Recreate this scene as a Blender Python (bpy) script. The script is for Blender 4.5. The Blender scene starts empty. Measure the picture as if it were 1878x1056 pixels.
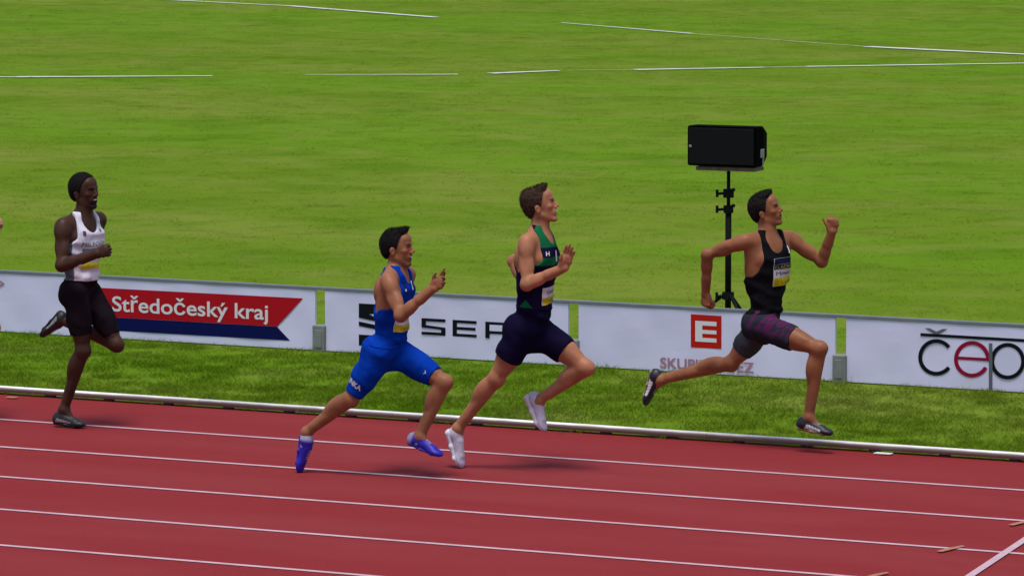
import bpy, bmesh, math, random
import numpy as np
from mathutils import Vector, Matrix
from mathutils.geometry import tessellate_polygon
from mathutils.bvhtree import BVHTree
random.seed(4)
C = bpy.context.scene
COL = C.collection
# ------------------------------------------------------------------ camera, sky, sun, exposure
CAM_H, YAW, PITCH, FOC = 4.4, 0.47788, 0.10036, 9118.7
cam = bpy.data.cameras.new('camera'); camo = bpy.data.objects.new('camera', cam); COL.objects.link(camo)
cam.sensor_width = 36; cam.lens = 36*FOC/1878; cam.clip_start = 0.5; cam.clip_end = 2000
camo.location = (0, 0, CAM_H); camo.rotation_euler = (math.pi/2-PITCH, 0, YAW)
C.camera = camo
w = bpy.data.worlds.new('World'); C.world = w; w.use_nodes = True
nt = w.node_tree; bg = nt.nodes['Background']; sky = nt.nodes.new('ShaderNodeTexSky')
SUN_EL, SUN_AZ = math.radians(74), math.radians(165)      # azimuth clockwise from +Y
sky.sky_type = 'NISHITA'; sky.sun_disc = False; sky.sun_elevation = SUN_EL; sky.sun_rotation = SUN_AZ
sky.air_density = 1.0; sky.dust_density = 2.0; sky.ozone_density = 1.0
nt.links.new(sky.outputs[0], bg.inputs[0]); bg.inputs[1].default_value = 0.068
sl = bpy.data.lights.new('sun', 'SUN'); sl.energy = 1.5; sl.angle = math.radians(20); sl.color = (1, .95, .88)
so = bpy.data.objects.new('sun', sl); COL.objects.link(so)
sd = Vector((math.sin(SUN_AZ)*math.cos(SUN_EL), math.cos(SUN_AZ)*math.cos(SUN_EL), math.sin(SUN_EL)))
so.rotation_euler = sd.to_track_quat('Z', 'Y').to_euler(); so.location = (0, 0, 40)
C.view_settings.view_transform = 'Standard'; C.view_settings.look = 'None'
C.view_settings.exposure = 1.02; C.view_settings.gamma = 1; C.view_settings.use_curve_mapping = False

# ------------------------------------------------------------------ places measured on the photograph, turned into metres
FW = np.array([-math.sin(YAW)*math.cos(PITCH), math.cos(YAW)*math.cos(PITCH), -math.sin(PITCH)])
RT = np.array([math.cos(YAW), math.sin(YAW), 0.0]); UP = np.cross(RT, FW)
def ray(x, y): return FW+(x-939)/FOC*RT-(y-528)/FOC*UP
def gp(x, y, z=0.0): r = ray(x, y); return np.array([0, 0, CAM_H])+r*(CAM_H-z)/-r[2]
def pl(x, y, Y): r = ray(x, y); return np.array([0, 0, CAM_H])+r*Y/r[1]

# ------------------------------------------------------------------ object helpers
def tag(o, label=None, cat=None, group=None, kind=None):
    if label: o['label'] = label
    if cat: o['category'] = cat
    if group: o['group'] = group
    if kind: o['kind'] = kind
    return o
def empty(name, loc, label=None, cat=None, group=None, kind=None):
    o = bpy.data.objects.new(name, None); COL.objects.link(o); o.location = loc; o.empty_display_size = .2
    return tag(o, label, cat, group, kind)
def link(name, me, mats, parent=None, smooth=False, pos=None):
    o = bpy.data.objects.new(name, me); COL.objects.link(o)
    for m in (mats if isinstance(mats, (list, tuple)) else [mats]): me.materials.append(m)
    if smooth: me.shade_smooth()
    if parent is not None:
        o.parent = parent                       # parents are unrotated empties or meshes: children are built in world metres
        q = parent; off = Vector((0, 0, 0))
        while q is not None: off += Vector(q.location); q = q.parent
        if pos is None: o.location = -off
        else: o.location = Vector(pos)-off
    elif pos is not None: o.location = pos
    return o
def obj(name, bm, mats, parent=None, smooth=False, pos=None):
    me = bpy.data.meshes.new(name); bmesh.ops.recalc_face_normals(bm, faces=bm.faces[:]); bm.to_mesh(me); bm.free()
    return link(name, me, mats, parent, smooth, pos)
def pydata(name, V, Fs, mats, parent=None, smooth=False, pos=None):
    me = bpy.data.meshes.new(name); me.from_pydata([tuple(map(float, v)) for v in V], [], Fs); me.update()
    return link(name, me, mats, parent, smooth, pos)
def box(bm, lo, hi, bev=0.0):
    r = bmesh.ops.create_cube(bm, size=1)
    for v in r['verts']:
        v.co = Vector([(lo[i]+hi[i])/2+v.co[i]*(hi[i]-lo[i]) for i in range(3)])
    if bev:
        es = list({e for v in r['verts'] for e in v.link_edges})
        bmesh.ops.bevel(bm, geom=es, offset=bev, segments=2, affect='EDGES', profile=.5)
def tube(bm, a, b, r, r2=None, n=14):
    a, b = Vector(a), Vector(b); r2 = r if r2 is None else r2
    d = b-a; q = d.to_track_quat('Z', 'Y').to_matrix().to_4x4()
    bmesh.ops.create_cone(bm, cap_ends=True, segments=n, radius1=r, radius2=r2, depth=d.length, matrix=Matrix.Translation((a+b)/2)@q)

# ------------------------------------------------------------------ materials
def mat(name, col, rough=.6, spec=.4, noise=None, bump=None, attr=False, metal=0.0, sss=0.0, sheen=0.0):
    m = bpy.data.materials.new(name); m.use_nodes = True; n = m.node_tree; b = n.nodes['Principled BSDF']
    b.inputs['Base Color'].default_value = (*col, 1); b.inputs['Roughness'].default_value = rough
    b.inputs['Specular IOR Level'].default_value = spec; b.inputs['Metallic'].default_value = metal
    tc = n.nodes.new('ShaderNodeTexCoord'); src = None
    if sheen: b.inputs['Sheen Weight'].default_value = sheen
    if sss:
        b.inputs['Subsurface Weight'].default_value = sss; b.inputs['Subsurface Scale'].default_value = .02
        b.inputs['Subsurface Radius'].default_value = (1, .35, .2)
    if attr:
        a = n.nodes.new('ShaderNodeAttribute'); a.attribute_name = 'Col'; src = a.outputs['Color']
    if noise:
        sc, amt = noise
        t = n.nodes.new('ShaderNodeTexNoise'); t.inputs['Scale'].default_value = sc; t.inputs['Detail'].default_value = 5
        n.links.new(tc.outputs['Object'], t.inputs['Vector'])
        mr = n.nodes.new('ShaderNodeMapRange'); mr.inputs[1].default_value = .3; mr.inputs[2].default_value = .7
        mr.inputs[3].default_value = 1-amt; mr.inputs[4].default_value = 1+amt*.6
        n.links.new(t.outputs['Fac'], mr.inputs[0])
        mx = n.nodes.new('ShaderNodeVectorMath'); mx.operation = 'SCALE'
        if src: n.links.new(src, mx.inputs[0])
        else: mx.inputs[0].default_value = col
        n.links.new(mr.outputs[0], mx.inputs['Scale']); src = mx.outputs[0]
    if src: n.links.new(src, b.inputs['Base Color'])
    if bump:
        sc, st, dist = bump
        t = n.nodes.new('ShaderNodeTexNoise'); t.inputs['Scale'].default_value = sc; t.inputs['Detail'].default_value = 6
        n.links.new(tc.outputs['Object'], t.inputs['Vector'])
        bp = n.nodes.new('ShaderNodeBump'); bp.inputs['Strength'].default_value = st; bp.inputs['Distance'].default_value = dist
        n.links.new(t.outputs['Fac'], bp.inputs['Height']); n.links.new(bp.outputs[0], b.inputs['Normal'])
    return m
def ramp_mat(name, layers, rough, bump, rot=0.0, spec=.3):
    """ground covers: base colour mixed with stretched world-space noises. layers: (colour, scale xyz, lo, hi, amount)"""
    m = bpy.data.materials.new(name); m.use_nodes = True; n = m.node_tree; b = n.nodes['Principled BSDF']
    b.inputs['Roughness'].default_value = rough; b.inputs['Specular IOR Level'].default_value = spec
    g = n.nodes.new('ShaderNodeNewGeometry')
    col = n.nodes.new('ShaderNodeRGB'); col.outputs[0].default_value = (*layers[0], 1); src = col.outputs[0]
    for c, sc, lo, hi, amt in layers[1:]:
        mp = n.nodes.new('ShaderNodeMapping'); mp.inputs['Scale'].default_value = sc; mp.inputs['Rotation'].default_value = (0, 0, rot)
        n.links.new(g.outputs['Position'], mp.inputs['Vector'])
        t = n.nodes.new('ShaderNodeTexNoise'); t.inputs['Scale'].default_value = 1; t.inputs['Detail'].default_value = 4
        n.links.new(mp.outputs[0], t.inputs['Vector'])
        mr = n.nodes.new('ShaderNodeMapRange'); mr.inputs[1].default_value = lo; mr.inputs[2].default_value = hi; mr.inputs[4].default_value = amt
        n.links.new(t.outputs['Fac'], mr.inputs[0])
        mx = n.nodes.new('ShaderNodeMix'); mx.data_type = 'RGBA'
        n.links.new(mr.outputs[0], mx.inputs[0]); n.links.new(src, mx.inputs[6]); mx.inputs[7].default_value = (*c, 1); src = mx.outputs[2]
    n.links.new(src, b.inputs['Base Color'])
    sc, st, dist = bump
    t = n.nodes.new('ShaderNodeTexNoise'); t.inputs['Scale'].default_value = sc; t.inputs['Detail'].default_value = 6
    n.links.new(g.outputs['Position'], t.inputs['Vector'])
    bp = n.nodes.new('ShaderNodeBump'); bp.inputs['Strength'].default_value = st; bp.inputs['Distance'].default_value = dist
    n.links.new(t.outputs['Fac'], bp.inputs['Height']); n.links.new(bp.outputs[0], b.inputs['Normal'])
    return m
GRASS_LAYERS = [(.108, .210, .007),
    ((.145, .225, .020), (.22, .34, 1), .42, .64, .9),
    ((.100, .245, .004), (.03, .16, 1), .47, .56, .55),
    ((.080, .185, .002), (.45, .55, 1.7), .50, .68, .85),
    ((.158, .220, .030), (.8, .9, 3), .52, .72, .6),
    ((.082, .150, .006), (1.7, 1.9, 5), .52, .72, .6)]
GRASS_LAYERS = [(GRASS_LAYERS[0][0]*.97, GRASS_LAYERS[0][1]*.85, GRASS_LAYERS[0][2])]+[((l[0][0]*.97, l[0][1]*.85, l[0][2]),)+l[1:] for l in GRASS_LAYERS[1:]]
M_turf = ramp_mat('turf', GRASS_LAYERS, .9, (60, .4, .01), rot=-.35, spec=.04)
M_blade = ramp_mat('grass_blades', [tuple(min(1, x*1.3) for x in GRASS_LAYERS[0])]+[(tuple(x*1.3 for x in l[0]),)+l[1:] for l in GRASS_LAYERS[1:]], .85, (60, .1, .01), rot=-.35, spec=.04)
def translucent(m, f):
    n = m.node_tree; b = n.nodes['Principled BSDF']; out = n.nodes['Material Output']
    t = n.nodes.new('ShaderNodeBsdfTranslucent'); mx = n.nodes.new('ShaderNodeMixShader'); mx.inputs[0].default_value = f
    n.links.new(b.inputs['Base Color'].links[0].from_socket, t.inputs['Color'])
    n.links.new(b.outputs[0], mx.inputs[1]); n.links.new(t.outputs[0], mx.inputs[2]); n.links.new(mx.outputs[0], out.inputs['Surface'])
translucent(M_blade, .5)
M_verge = ramp_mat('verge_blades', [tuple(x*.95 for x in GRASS_LAYERS[0])]+[(tuple(x*.95 for x in l[0]),)+l[1:] for l in GRASS_LAYERS[1:]], .85, (60, .1, .01), rot=-.35, spec=.04)
translucent(M_verge, .4)
M_track = ramp_mat('red_rubber_track', [(.208, .018, .019),
    ((.222, .030, .031), (.25, 1.2, 1), .40, .65, .8),
    ((.245, .045, .045), (.7, .9, 1), .58, .80, .5),
    ((.185, .013, .015), (.5, 2.5, 2), .52, .75, .6),
    ((.23, .024, .029), (30, 30, 30), .45, .6, .35),
    ((.15, .012, .015), (160, 160, 160), .5, .6, .35)], .85, (220, .5, .004), spec=.12)
M_line = mat('lane_paint', (.50, .34, .39), .7, .3, noise=(9, .14))
M_tape = mat('tape_paint', (.62, .64, .60), .7, .3, noise=(5, .15))
M_orange = mat('orange_paint', (.38, .15, .09), .7, .3, noise=(20, .15))
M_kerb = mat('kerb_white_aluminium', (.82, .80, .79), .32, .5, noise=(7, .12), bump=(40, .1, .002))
M_dark = mat('dark_rubber', (.02, .02, .02), .8)  # plain dark rubber for the kerb and tripod feet
M_panel = mat('banner_vinyl', (.645, .62, .86), .6, .25, noise=(2.5, .05), bump=(5, .25, .01))
M_rail = mat('grey_rail', (.17, .18, .22), .4, .5, noise=(8, .1))
M_block = mat('grey_foot', (.20, .21, .20), .8, .3, noise=(12, .2))
M_red = mat('print_red', (.40, .006, .014), .6, .08); M_navy = mat('print_navy', (.003, .006, .07), .6, .08)
M_white = mat('print_white', (.66, .64, .70), .5); M_black = mat('print_black', (.006, .007, .010), .6, .08)
M_ered = mat('print_scarlet', (.46, .012, .008), .6, .08); M_crim = mat('print_crimson', (.27, .004, .035), .6, .08)
M_pink = mat('print_pinkish', (.36, .17, .22), .5); M_grey = mat('print_grey', (.10, .11, .13), .5)
M_spk = mat('speaker_black', (.0015, .0015, .002), .8, .02, noise=(30, .2), bump=(150, .3, .002))
M_metal = mat('dark_steel', (.005, .005, .006), .6, .12); M_alu = mat('worn_aluminium', (.28, .28, .30), .4, .5, metal=.4)
M_wood = mat('brown_bracket', (.16, .09, .09), .6, noise=(20, .3))

def lower_shade(m, z0, z1, c):                                             # shade of the kerb's lower face painted in grey-brown, by height
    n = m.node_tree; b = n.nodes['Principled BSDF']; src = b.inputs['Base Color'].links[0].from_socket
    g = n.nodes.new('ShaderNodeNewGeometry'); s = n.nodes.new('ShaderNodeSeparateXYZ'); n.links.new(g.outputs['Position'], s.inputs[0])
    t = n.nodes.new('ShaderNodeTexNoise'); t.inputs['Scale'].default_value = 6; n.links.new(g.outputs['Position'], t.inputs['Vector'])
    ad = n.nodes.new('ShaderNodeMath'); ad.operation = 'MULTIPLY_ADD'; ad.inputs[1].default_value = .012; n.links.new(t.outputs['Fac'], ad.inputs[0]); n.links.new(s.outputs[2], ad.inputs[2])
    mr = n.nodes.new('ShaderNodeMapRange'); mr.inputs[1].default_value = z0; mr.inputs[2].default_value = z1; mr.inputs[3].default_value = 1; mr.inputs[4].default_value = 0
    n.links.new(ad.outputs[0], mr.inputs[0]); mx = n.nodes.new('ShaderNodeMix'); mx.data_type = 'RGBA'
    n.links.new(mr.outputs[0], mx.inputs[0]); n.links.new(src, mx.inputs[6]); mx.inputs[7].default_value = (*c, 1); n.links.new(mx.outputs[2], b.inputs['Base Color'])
lower_shade(M_kerb, .046, .056, (.22, .185, .165))
# ------------------------------------------------------------------ setting: ground, track, lines, kerb
KY = 30.27
def sheet(name, x0, x1, y0, y1, z, m, label=None, kind='structure', nx=1):
    V = []; Fs = []
    for i in range(nx+1):
        x = x0+(x1-x0)*i/nx; V += [(x, y0, z), (x, y1, z)]
    for i in range(nx): Fs.append((2*i, 2*i+2, 2*i+3, 2*i+1))
    return tag(pydata(name, V, Fs, m), label, kind=kind)
sheet('ground', -700, 700, -500, 1200, -.016, M_turf, 'green ground stretching out of view past the infield')
sheet('infield', -140, 90, KY+.06, 220, -.004, M_turf, 'bright green grass infield behind the runners')
sheet('running_track', -140, 90, KY-1.22*8-1.2, KY+.06, -.008, M_track, 'brick red rubber running track')
lane_names = ['first', 'second', 'third', 'fourth', 'fifth', 'sixth', 'seventh', 'eighth']
for k in range(1, 9):
    y = KY-1.22*k
    sheet('lane_line', -140, 90, y-.025, y+.025, -.004, M_line, 'thin white lane line, %s out from the kerb' % lane_names[k-1])
bm = bmesh.new()
for yy in np.arange(20.6, 29.0, .4):                              # faded transverse line, a little wobbly like worn paint
    x = -10.41-(yy-25.67)*.16
    w_ = .026
    q = [(x-w_, yy), (x+w_, yy), (x-.064+w_, yy+.4), (x-.064-w_, yy+.4)]
    if yy < 27.6: bm.faces.new([bm.verts.new((a, b, 0.0)) for a, b in q])
tag(obj('cross_line', bm, M_line), 'faded pale line crossing the lanes at bottom right corner', kind='structure')
for (px, py), lb in (((1605, 1054), 'small orange mark on the fourth lane line at the bottom edge'), ((1745, 1005), 'small orange mark across the third lane line left of the cross line'), ((1875, 957), 'small orange mark on second lane line at the right edge')):
    c = gp(px, py); bm = bmesh.new()
    q = [(-.04, -.13), (.0, -.15), (.04, .11), (.012, .14), (-.02, .03)]
    bm.faces.new([bm.verts.new((c[0]+a, c[1]+b, .0012)) for a, b in q])
    tag(obj('relay_mark', bm, M_orange), lb, 'track mark', 'orange marks painted on the lane lines')
kerb = empty('track_kerb', (-16, KY, 0), 'low white rounded metal kerb between red track and grass', 'kerb', kind='structure')
prof = []
for i in range(17):
    t = math.pi*i/16
    prof.append((KY+.025-.027*math.cos(t)*(1), .036+.018*math.sin(t)))
prof = [(KY-.002, .011)]+prof+[(KY+.052, .011)]
for i in range(-9, 12):
    x0 = -18.2+i*4.0; x1 = x0+3.9985; dz = random.uniform(-.0005, .0005)
    V = [(x0, y, z+dz) for y, z in prof]+[(x1, y, z+dz) for y, z in prof]; n = len(prof)
    Fs = [(j, j+1, n+j+1, n+j) for j in range(n-1)]+[(n-1, 0, n, 2*n-1), tuple(range(n-1, -1, -1)), tuple(range(n, 2*n))]
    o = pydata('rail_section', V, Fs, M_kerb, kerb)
    for p in o.data.polygons[:n-1]: p.use_smooth = True
    bm = bmesh.new()
    for q in range(8): box(bm, (x0+.2+q*.5, KY+.004, -.004), (x0+.27+q*.5, KY+.046, .011))
    obj('kerb_foot', bm, M_dark, kerb)
for (px, py), lb, m, wx in (((1620, 831), 'small flat white marker plate lying on track against the kerb', M_tape, .06), ((22, 728.5), 'small flat yellowish marker plate by the kerb at far left', M_orange, .04)):
    c = gp(px, py); bm = bmesh.new(); box(bm, (c[0]-wx, c[1]-.03, -.003), (c[0]+wx, c[1]+.03, .004), .002)
    tag(obj('marker_plate', bm, m), lb, 'marker')
# white tape on the far infield, grass grows over it in places
def tape(pieces, label, wd=.10):
    bm = bmesh.new()
    for a, b, wa, wb in pieces:
        A, B = gp(*a), gp(*b); d = (B-A)/np.linalg.norm(B-A); nrm = np.array([-d[1], d[0], 0]); n = 10; prev = None
        for i in range(n+1):
            p = A+(B-A)*i/n; ww = (wa+(wb-wa)*i/n)*wd*random.uniform(.85, 1.1)
            cur = [bm.verts.new((*(p+nrm*ww)[:2], .012)), bm.verts.new((*(p-nrm*ww)[:2], .012))]
            if prev: bm.faces.new([prev[0], cur[0], cur[1], prev[1]])
            prev = cur
    tag(obj('field_line', bm, M_tape), label, kind='structure')
tape([((-60, 142), (30, 142.6), .4, .9), ((30, 142.6), (390, 140.5), 1.3, .7), ((560, 138.5), (840, 137.8), .3, .8), ((900, 136), (1025, 131), 1.4, .8), ((1040, 130.6), (1165, 129.3), .15, .2), ((1165, 129.3), (1400, 125), 1.1, .8), ((1400, 125), (1480, 123.5), .3, .3), ((1480, 123.5), (1900, 117), 1.0, .9)], 'nearer white tape line across the far infield, nearly level', .085)
tape([((200, -6), (290, 0), .8, .8), ((290, 0), (530, 12), .8, .5), ((530, 12), (800, 33), 1.0, .9), ((1030, 43), (1270, 63), .3, .6), ((1270, 63), (1590, 87), .12, .15), ((1590, 87), (1900, 102), 1.3, 1.0)], 'farther white tape line slanting down to the right on the infield', .10)

# ------------------------------------------------------------------ grass blades
def tuft_mesh(name, n, rad, hmin, hmax, wd):
    V = []; Fs = []
    for i in range(n):
        r = rad*math.sqrt(random.random()); a = random.random()*6.283; x, y = r*math.cos(a), r*math.sin(a)
        h = random.uniform(hmin, hmax); th = random.random()*6.283; dx, dy = math.cos(th)*wd/2, math.sin(th)*wd/2
        la = random.random()*6.283; l = random.uniform(.8, 2.6)*h; k = len(V)
        V += [(x-dx, y-dy, 0), (x+dx, y+dy, 0), (x+dx*.7+math.cos(la)*l*.4, y+dy*.7+math.sin(la)*l*.4, h*.6), (x-dx*.7+math.cos(la)*l*.4, y-dy*.7+math.sin(la)*l*.4, h*.6), (x+math.cos(la)*l, y+math.sin(la)*l, h)]
        Fs += [(k, k+1, k+2, k+3), (k+3, k+2, k+4)]
    me = bpy.data.meshes.new(name); me.from_pydata(V, [], Fs); me.materials.append(M_verge if name == 'short_tuft' else M_blade); return me
def grass(name, poly, dens, tuft, label, seed):
    bm = bmesh.new(); bm.faces.new([bm.verts.new((x, y, -.003)) for x, y in poly])
    o = obj(name, bm, M_turf); tag(o, label, 'grass', kind='stuff')
    to = bpy.data.objects.new('grass_tuft_source', tuft); src_col = bpy.data.collections.new('grass_source'); src_col.objects.link(to)
    g = bpy.data.node_groups.new(name, 'GeometryNodeTree')
    g.interface.new_socket('Geometry', in_out='INPUT', socket_type='NodeSocketGeometry'); g.interface.new_socket('Geometry', in_out='OUTPUT', socket_type='NodeSocketGeometry')
    N = g.nodes; L = g.links; gi = N.new('NodeGroupInput'); go = N.new('NodeGroupOutput')
    d = N.new('GeometryNodeDistributePointsOnFaces'); d.inputs['Density'].default_value = dens; d.inputs['Seed'].default_value = seed
    oi = N.new('GeometryNodeObjectInfo'); oi.inputs['Object'].default_value = to
    ip = N.new('GeometryNodeInstanceOnPoints'); rr = N.new('FunctionNodeRandomValue'); rr.data_type = 'FLOAT_VECTOR'
    rr.inputs[0].default_value = (-.1, -.1, 0); rr.inputs[1].default_value = (.1, .1, 6.28)
    rs = N.new('FunctionNodeRandomValue'); rs.data_type = 'FLOAT'; rs.inputs[2].default_value = .7; rs.inputs[3].default_value = 1.3
    L.new(gi.outputs[0], d.inputs['Mesh']); L.new(d.outputs['Points'], ip.inputs['Points']); L.new(oi.outputs['Geometry'], ip.inputs['Instance'])
    L.new(rr.outputs[0], ip.inputs['Rotation']); L.new(rs.outputs[1], ip.inputs['Scale'])
    jn = N.new('GeometryNodeJoinGeometry'); L.new(ip.outputs[0], jn.inputs[0]); L.new(gi.outputs[0], jn.inputs[0]); L.new(jn.outputs[0], go.inputs[0])
    md = o.modifiers.new('scatter', 'NODES'); md.node_group = g
    return o
tf = tuft_mesh('short_tuft', 60, .13, .012, .034, .004); tw = tuft_mesh('far_tuft', 34, .2, .003, .009, .007)
grass('verge_grass', [(-24, KY+.075), (-9, KY+.075), (-9, 33.72), (-24, 33.72)], 60, tf, 'mown green grass strip between the kerb and banners', 1)
def gxy(*p): q = gp(*p); return (q[0], q[1])
nl, nr_ = gxy(-60, 560), gxy(1940, 690)
grass('infield_grass', [(-27, 33.76), (-9, 33.76), (-12, 45), (-22, 72), (-30, 106), (-78, 106), (-50, 68), (-36, 46)], 26, tw, 'wide mown infield lawn behind the banners', 2)

# ------------------------------------------------------------------ advertising banners
BY = 33.737; BZ = .497; PITCHX = 2.222
gx0 = -16.94                                                     # gap between second and third banner
def bxz(px, py, Y=BY-.012): p = pl(px, py, Y); return p[0], p[2]
def bpoly(name, pts, m, parent, lift=.0):
    Y = BY-.0135-lift; P = [pl(x, y, Y) for x, y in pts]
    tri = tessellate_polygon([[Vector((p[0], p[2], 0)) for p in P]])
    Fs = []
    for t in tri:
        a, b_, c = [P[i] for i in t]; cr = (b_[0]-a[0])*(c[2]-a[2])-(b_[2]-a[2])*(c[0]-a[0])
        Fs.append(tuple(t) if cr > 0 else tuple(t[::-1]))
    return pydata(name, [(p[0], Y, p[2]) for p in P], Fs, m, parent)
def text_mesh(s, bold=.0, ext=.0006):
    cu = bpy.data.curves.new('t', 'FONT'); cu.body = s; cu.size = 1; cu.offset = bold; cu.extrude = 0
    o = bpy.data.objects.new('t', cu); COL.objects.link(o); bpy.context.view_layer.update()
    me = bpy.data.meshes.new_from_object(o.evaluated_get(bpy.context.evaluated_depsgraph_get())); bpy.data.objects.remove(o)
    V = np.array([v.co for v in me.vertices]); Fs = [tuple(p.vertices) for p in me.polygons]; return V, Fs
def glyphs(name, W, Fs, m, parent):
    """one object per letter (a caron or dot stays with the letter below it)"""
    root = list(range(len(W)))
    def fd(i):
        while root[i] != i: root[i] = root[root[i]]; i = root[i]
        return i
    for f in Fs:
        for j in f[1:]: root[fd(j)] = fd(f[0])
    comp = {}
    for i in range(len(W)): comp.setdefault(fd(i), []).append(i)
    gr = []
    for ids in sorted(comp.values(), key=lambda q: -len(q)):
        a, b_ = min(W[i][0] for i in ids), max(W[i][0] for i in ids)
        for g in gr:
            if min(b_, g[1])-max(a, g[0]) > .5*min(b_-a, g[1]-g[0]): g[2] += ids; break
        else: gr.append([a, b_, list(ids)])
    for a, b_, ids in sorted(gr, key=lambda g: g[0]):
        mp = {v: k for k, v in enumerate(ids)}; pydata(name, [W[i] for i in ids], [tuple(mp[j] for j in f) for f in Fs if f[0] in mp], m, parent)
def btext(name, s, lt, rb, slope, m, parent, bold=.0, lift=.001, capfrac=None):
    """lt: pixel of cap top left, rb: pixel of baseline right"""
    V, Fs = text_mesh(s, bold); Y = BY-.0145-lift
    x0, zt = bxz(*lt); x1, zb = bxz(*rb); cap = .72
    zb0 = bxz(lt[0], rb[1]-(rb[0]-lt[0])*slope)[1]
    sx = (x1-x0)/(V[:, 0].max()-V[:, 0].min()); sz = (zt-zb0)/cap
    W = [(x0+(v[0]-V[:, 0].min())*sx, Y, zb0+v[1]*sz) for v in V]
    return glyphs(name, W, Fs, m, parent)
def arc(name, cx, cy, rx, ry, a0, a1, wd, m, parent, n=40):
    pts = []
    for i in range(n+1):
        a = math.radians(a0+(a1-a0)*i/n); pts.append((cx+(rx)*math.cos(a), cy-ry*math.sin(a)))
    for i in range(n, -1, -1):
        a = math.radians(a0+(a1-a0)*i/n); pts.append((cx+(rx-wd)*math.cos(a), cy-(ry-wd)*math.sin(a)))
    Y = BY-.0145; V = [tuple(pl(x, y, Y)) for x, y in pts]; N = len(pts)
    Fs = [(i, i+1, N-2-i, N-1-i) for i in range(n)]
    return pydata(name, V, Fs, m, parent)
BL = ['plain white banner board behind the leftmost runner', 'white banner board with red and navy flag reading Středočeský kraj', 'white banner board with black S emblem and letters behind the blue runner', 'white banner board with a square red E logo', 'white banner board with čepro lettering at the far right', ]
boards = []
for i in range(5):
    xr = gx0+(i-2)*PITCHX-.045; xl = xr-PITCHX+.09
    b = empty('banner_board', ((xl+xr)/2, BY, 0), BL[i], 'advertising banner', 'white advertising banners along the grass'); boards.append(b)
    # vinyl sheet with slight ripples
    nx, nz = 44, 6; V = []; Fs = []
    for side in (0, 1):
        for ix in range(nx+1):
            for iz in range(nz+1):
                x = xl+(xr-xl)*ix/nx; z = .006+(BZ-.022)*iz/nz
                V.append((x, BY+(.012 if side else -.010)+(0 if side else .0022*math.sin(ix*.5+i)*math.sin(iz*.9+ix*.13)), z))
    n1 = (nx+1)*(nz+1)
    for ix in range(nx):
        for iz in range(nz):
            a = ix*(nz+1)+iz; q = (a, a+nz+1, a+nz+2, a+1); Fs.append(q); Fs.append(tuple(n1+t for t in q[::-1]))
    for ix in range(nx):
        a = ix*(nz+1); c2 = a+nz; Fs += [(a, n1+a, n1+a+nz+1, a+nz+1), (c2, c2+nz+1, n1+c2+nz+1, n1+c2)]
    for iz in range(nz):
        e = nx*(nz+1)+iz; Fs += [(iz, iz+1, n1+iz+1, n1+iz), (e, n1+e, n1+e+1, e+1)]
    pydata('panel', V, Fs, M_panel, b)
    bm = bmesh.new(); box(bm, (xl-.045, BY-.017, BZ-.016), (xr+.0445, BY+.019, BZ+.008), .004); obj('top_rail', bm, M_rail, b)
    bm = bmesh.new(); box(bm, (xr-.008, BY-.045, -.01), (xr+.098, BY+.08, .205), .008)
    box(bm, (xr+.012, BY-.050, .03), (xr+.078, BY-.043, .17), .004); obj('foot', bm, M_block, b)
# leftmost board: end of a chevron print
bpoly('print', [(-14, 508), (-9, 508), (9, 520.5), (-9, 531), (-14, 530), (3, 520)], M_pink, boards[0])
# Stredocesky kraj flag
b = boards[1]; s_ = .0535
def yb(x, x0, y0, s=s_): return y0+(x-x0)*s
bpoly('flag_red', [(172, 527), (555.5, 547), (508, 598.6), (172, 579.5)], M_red, b)
bpoly('flag_blue', [(172, 579.9), (508, 599), (532, 624.5), (172, 604)], M_navy, b)
btext('letter', 'Středočeský kraj', (206, 542), (492, 585.5), .055, M_white, b, bold=.014)
# S emblem + letters
b = boards[2]
def st(name, pts, w2, par=b, m=M_black, x0=655, sl=.056):
    """a run of strokes: pts are polyline pixels drawn level; slope added"""
    return bpoly(name, [(x, y+(x-x0)*sl) for x, y in pts], m, par)
st('emblem_top', [(658, 556), (727, 556), (727, 571), (696, 571), (676, 575), (690, 580), (727, 585), (727, 592), (700, 589), (658, 582)], 0)
st('emblem_middle', [(658, 589), (690, 594), (727, 601), (727, 607), (690, 602), (658, 597)], 0)
st('emblem_bottom', [(658, 613), (690, 613), (690, 611), (727, 611), (727, 633), (658, 633)], 0)
sw = 5.2; X0, Y0, Y1 = 773, 583, 613
def L_(x, y): return (x, y)
def letter(name, pts):
    return bpoly(name, [(x, y+(x-773)*.056) for x, y in pts], M_black, boards[2])
m_ = (Y0+Y1)/2
letter('letter_s', [(X0, Y0), (X0+44, Y0), (X0+44, Y0+sw), (X0+8, Y0+sw), (X0+8, m_-2.6), (X0+44, m_+.4), (X0+44, Y1), (X0, Y1), (X0, Y1-sw), (X0+36, Y1-sw), (X0+36, m_+4.4), (X0, m_+2.0)])
x = X0+57
letter('letter_e', [(x, Y0), (x+44, Y0), (x+44, Y0+sw), (x+8, Y0+sw), (x+8, m_-2.6), (x+42, m_-2.6), (x+42, m_+2.6), (x+8, m_+2.6), (x+8, Y1-sw), (x+44, Y1-sw), (x+44, Y1), (x, Y1)])
x = X0+117
letter('letter_a', [(x, Y1), (x, Y0), (x+46, Y0), (x+46, Y1), (x+38, Y1), (x+38, m_+6.6), (x+8, m_+6.6), (x+8, Y1)])
letter('letter_a_gap', [(x+8, Y0+sw), (x+38, Y0+sw), (x+38, m_+1.4), (x+8, m_+1.4)]).data.materials[0] = M_panel
bpy.data.objects['letter_a_gap'].location.y -= .001
x = X0+172
letter('letter_t', [(x, Y0), (x+44, Y0), (x+44, Y0+sw), (x+26, Y0+sw), (x+26, Y1), (x+18, Y1), (x+18, Y0+sw), (x, Y0+sw)])
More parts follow.
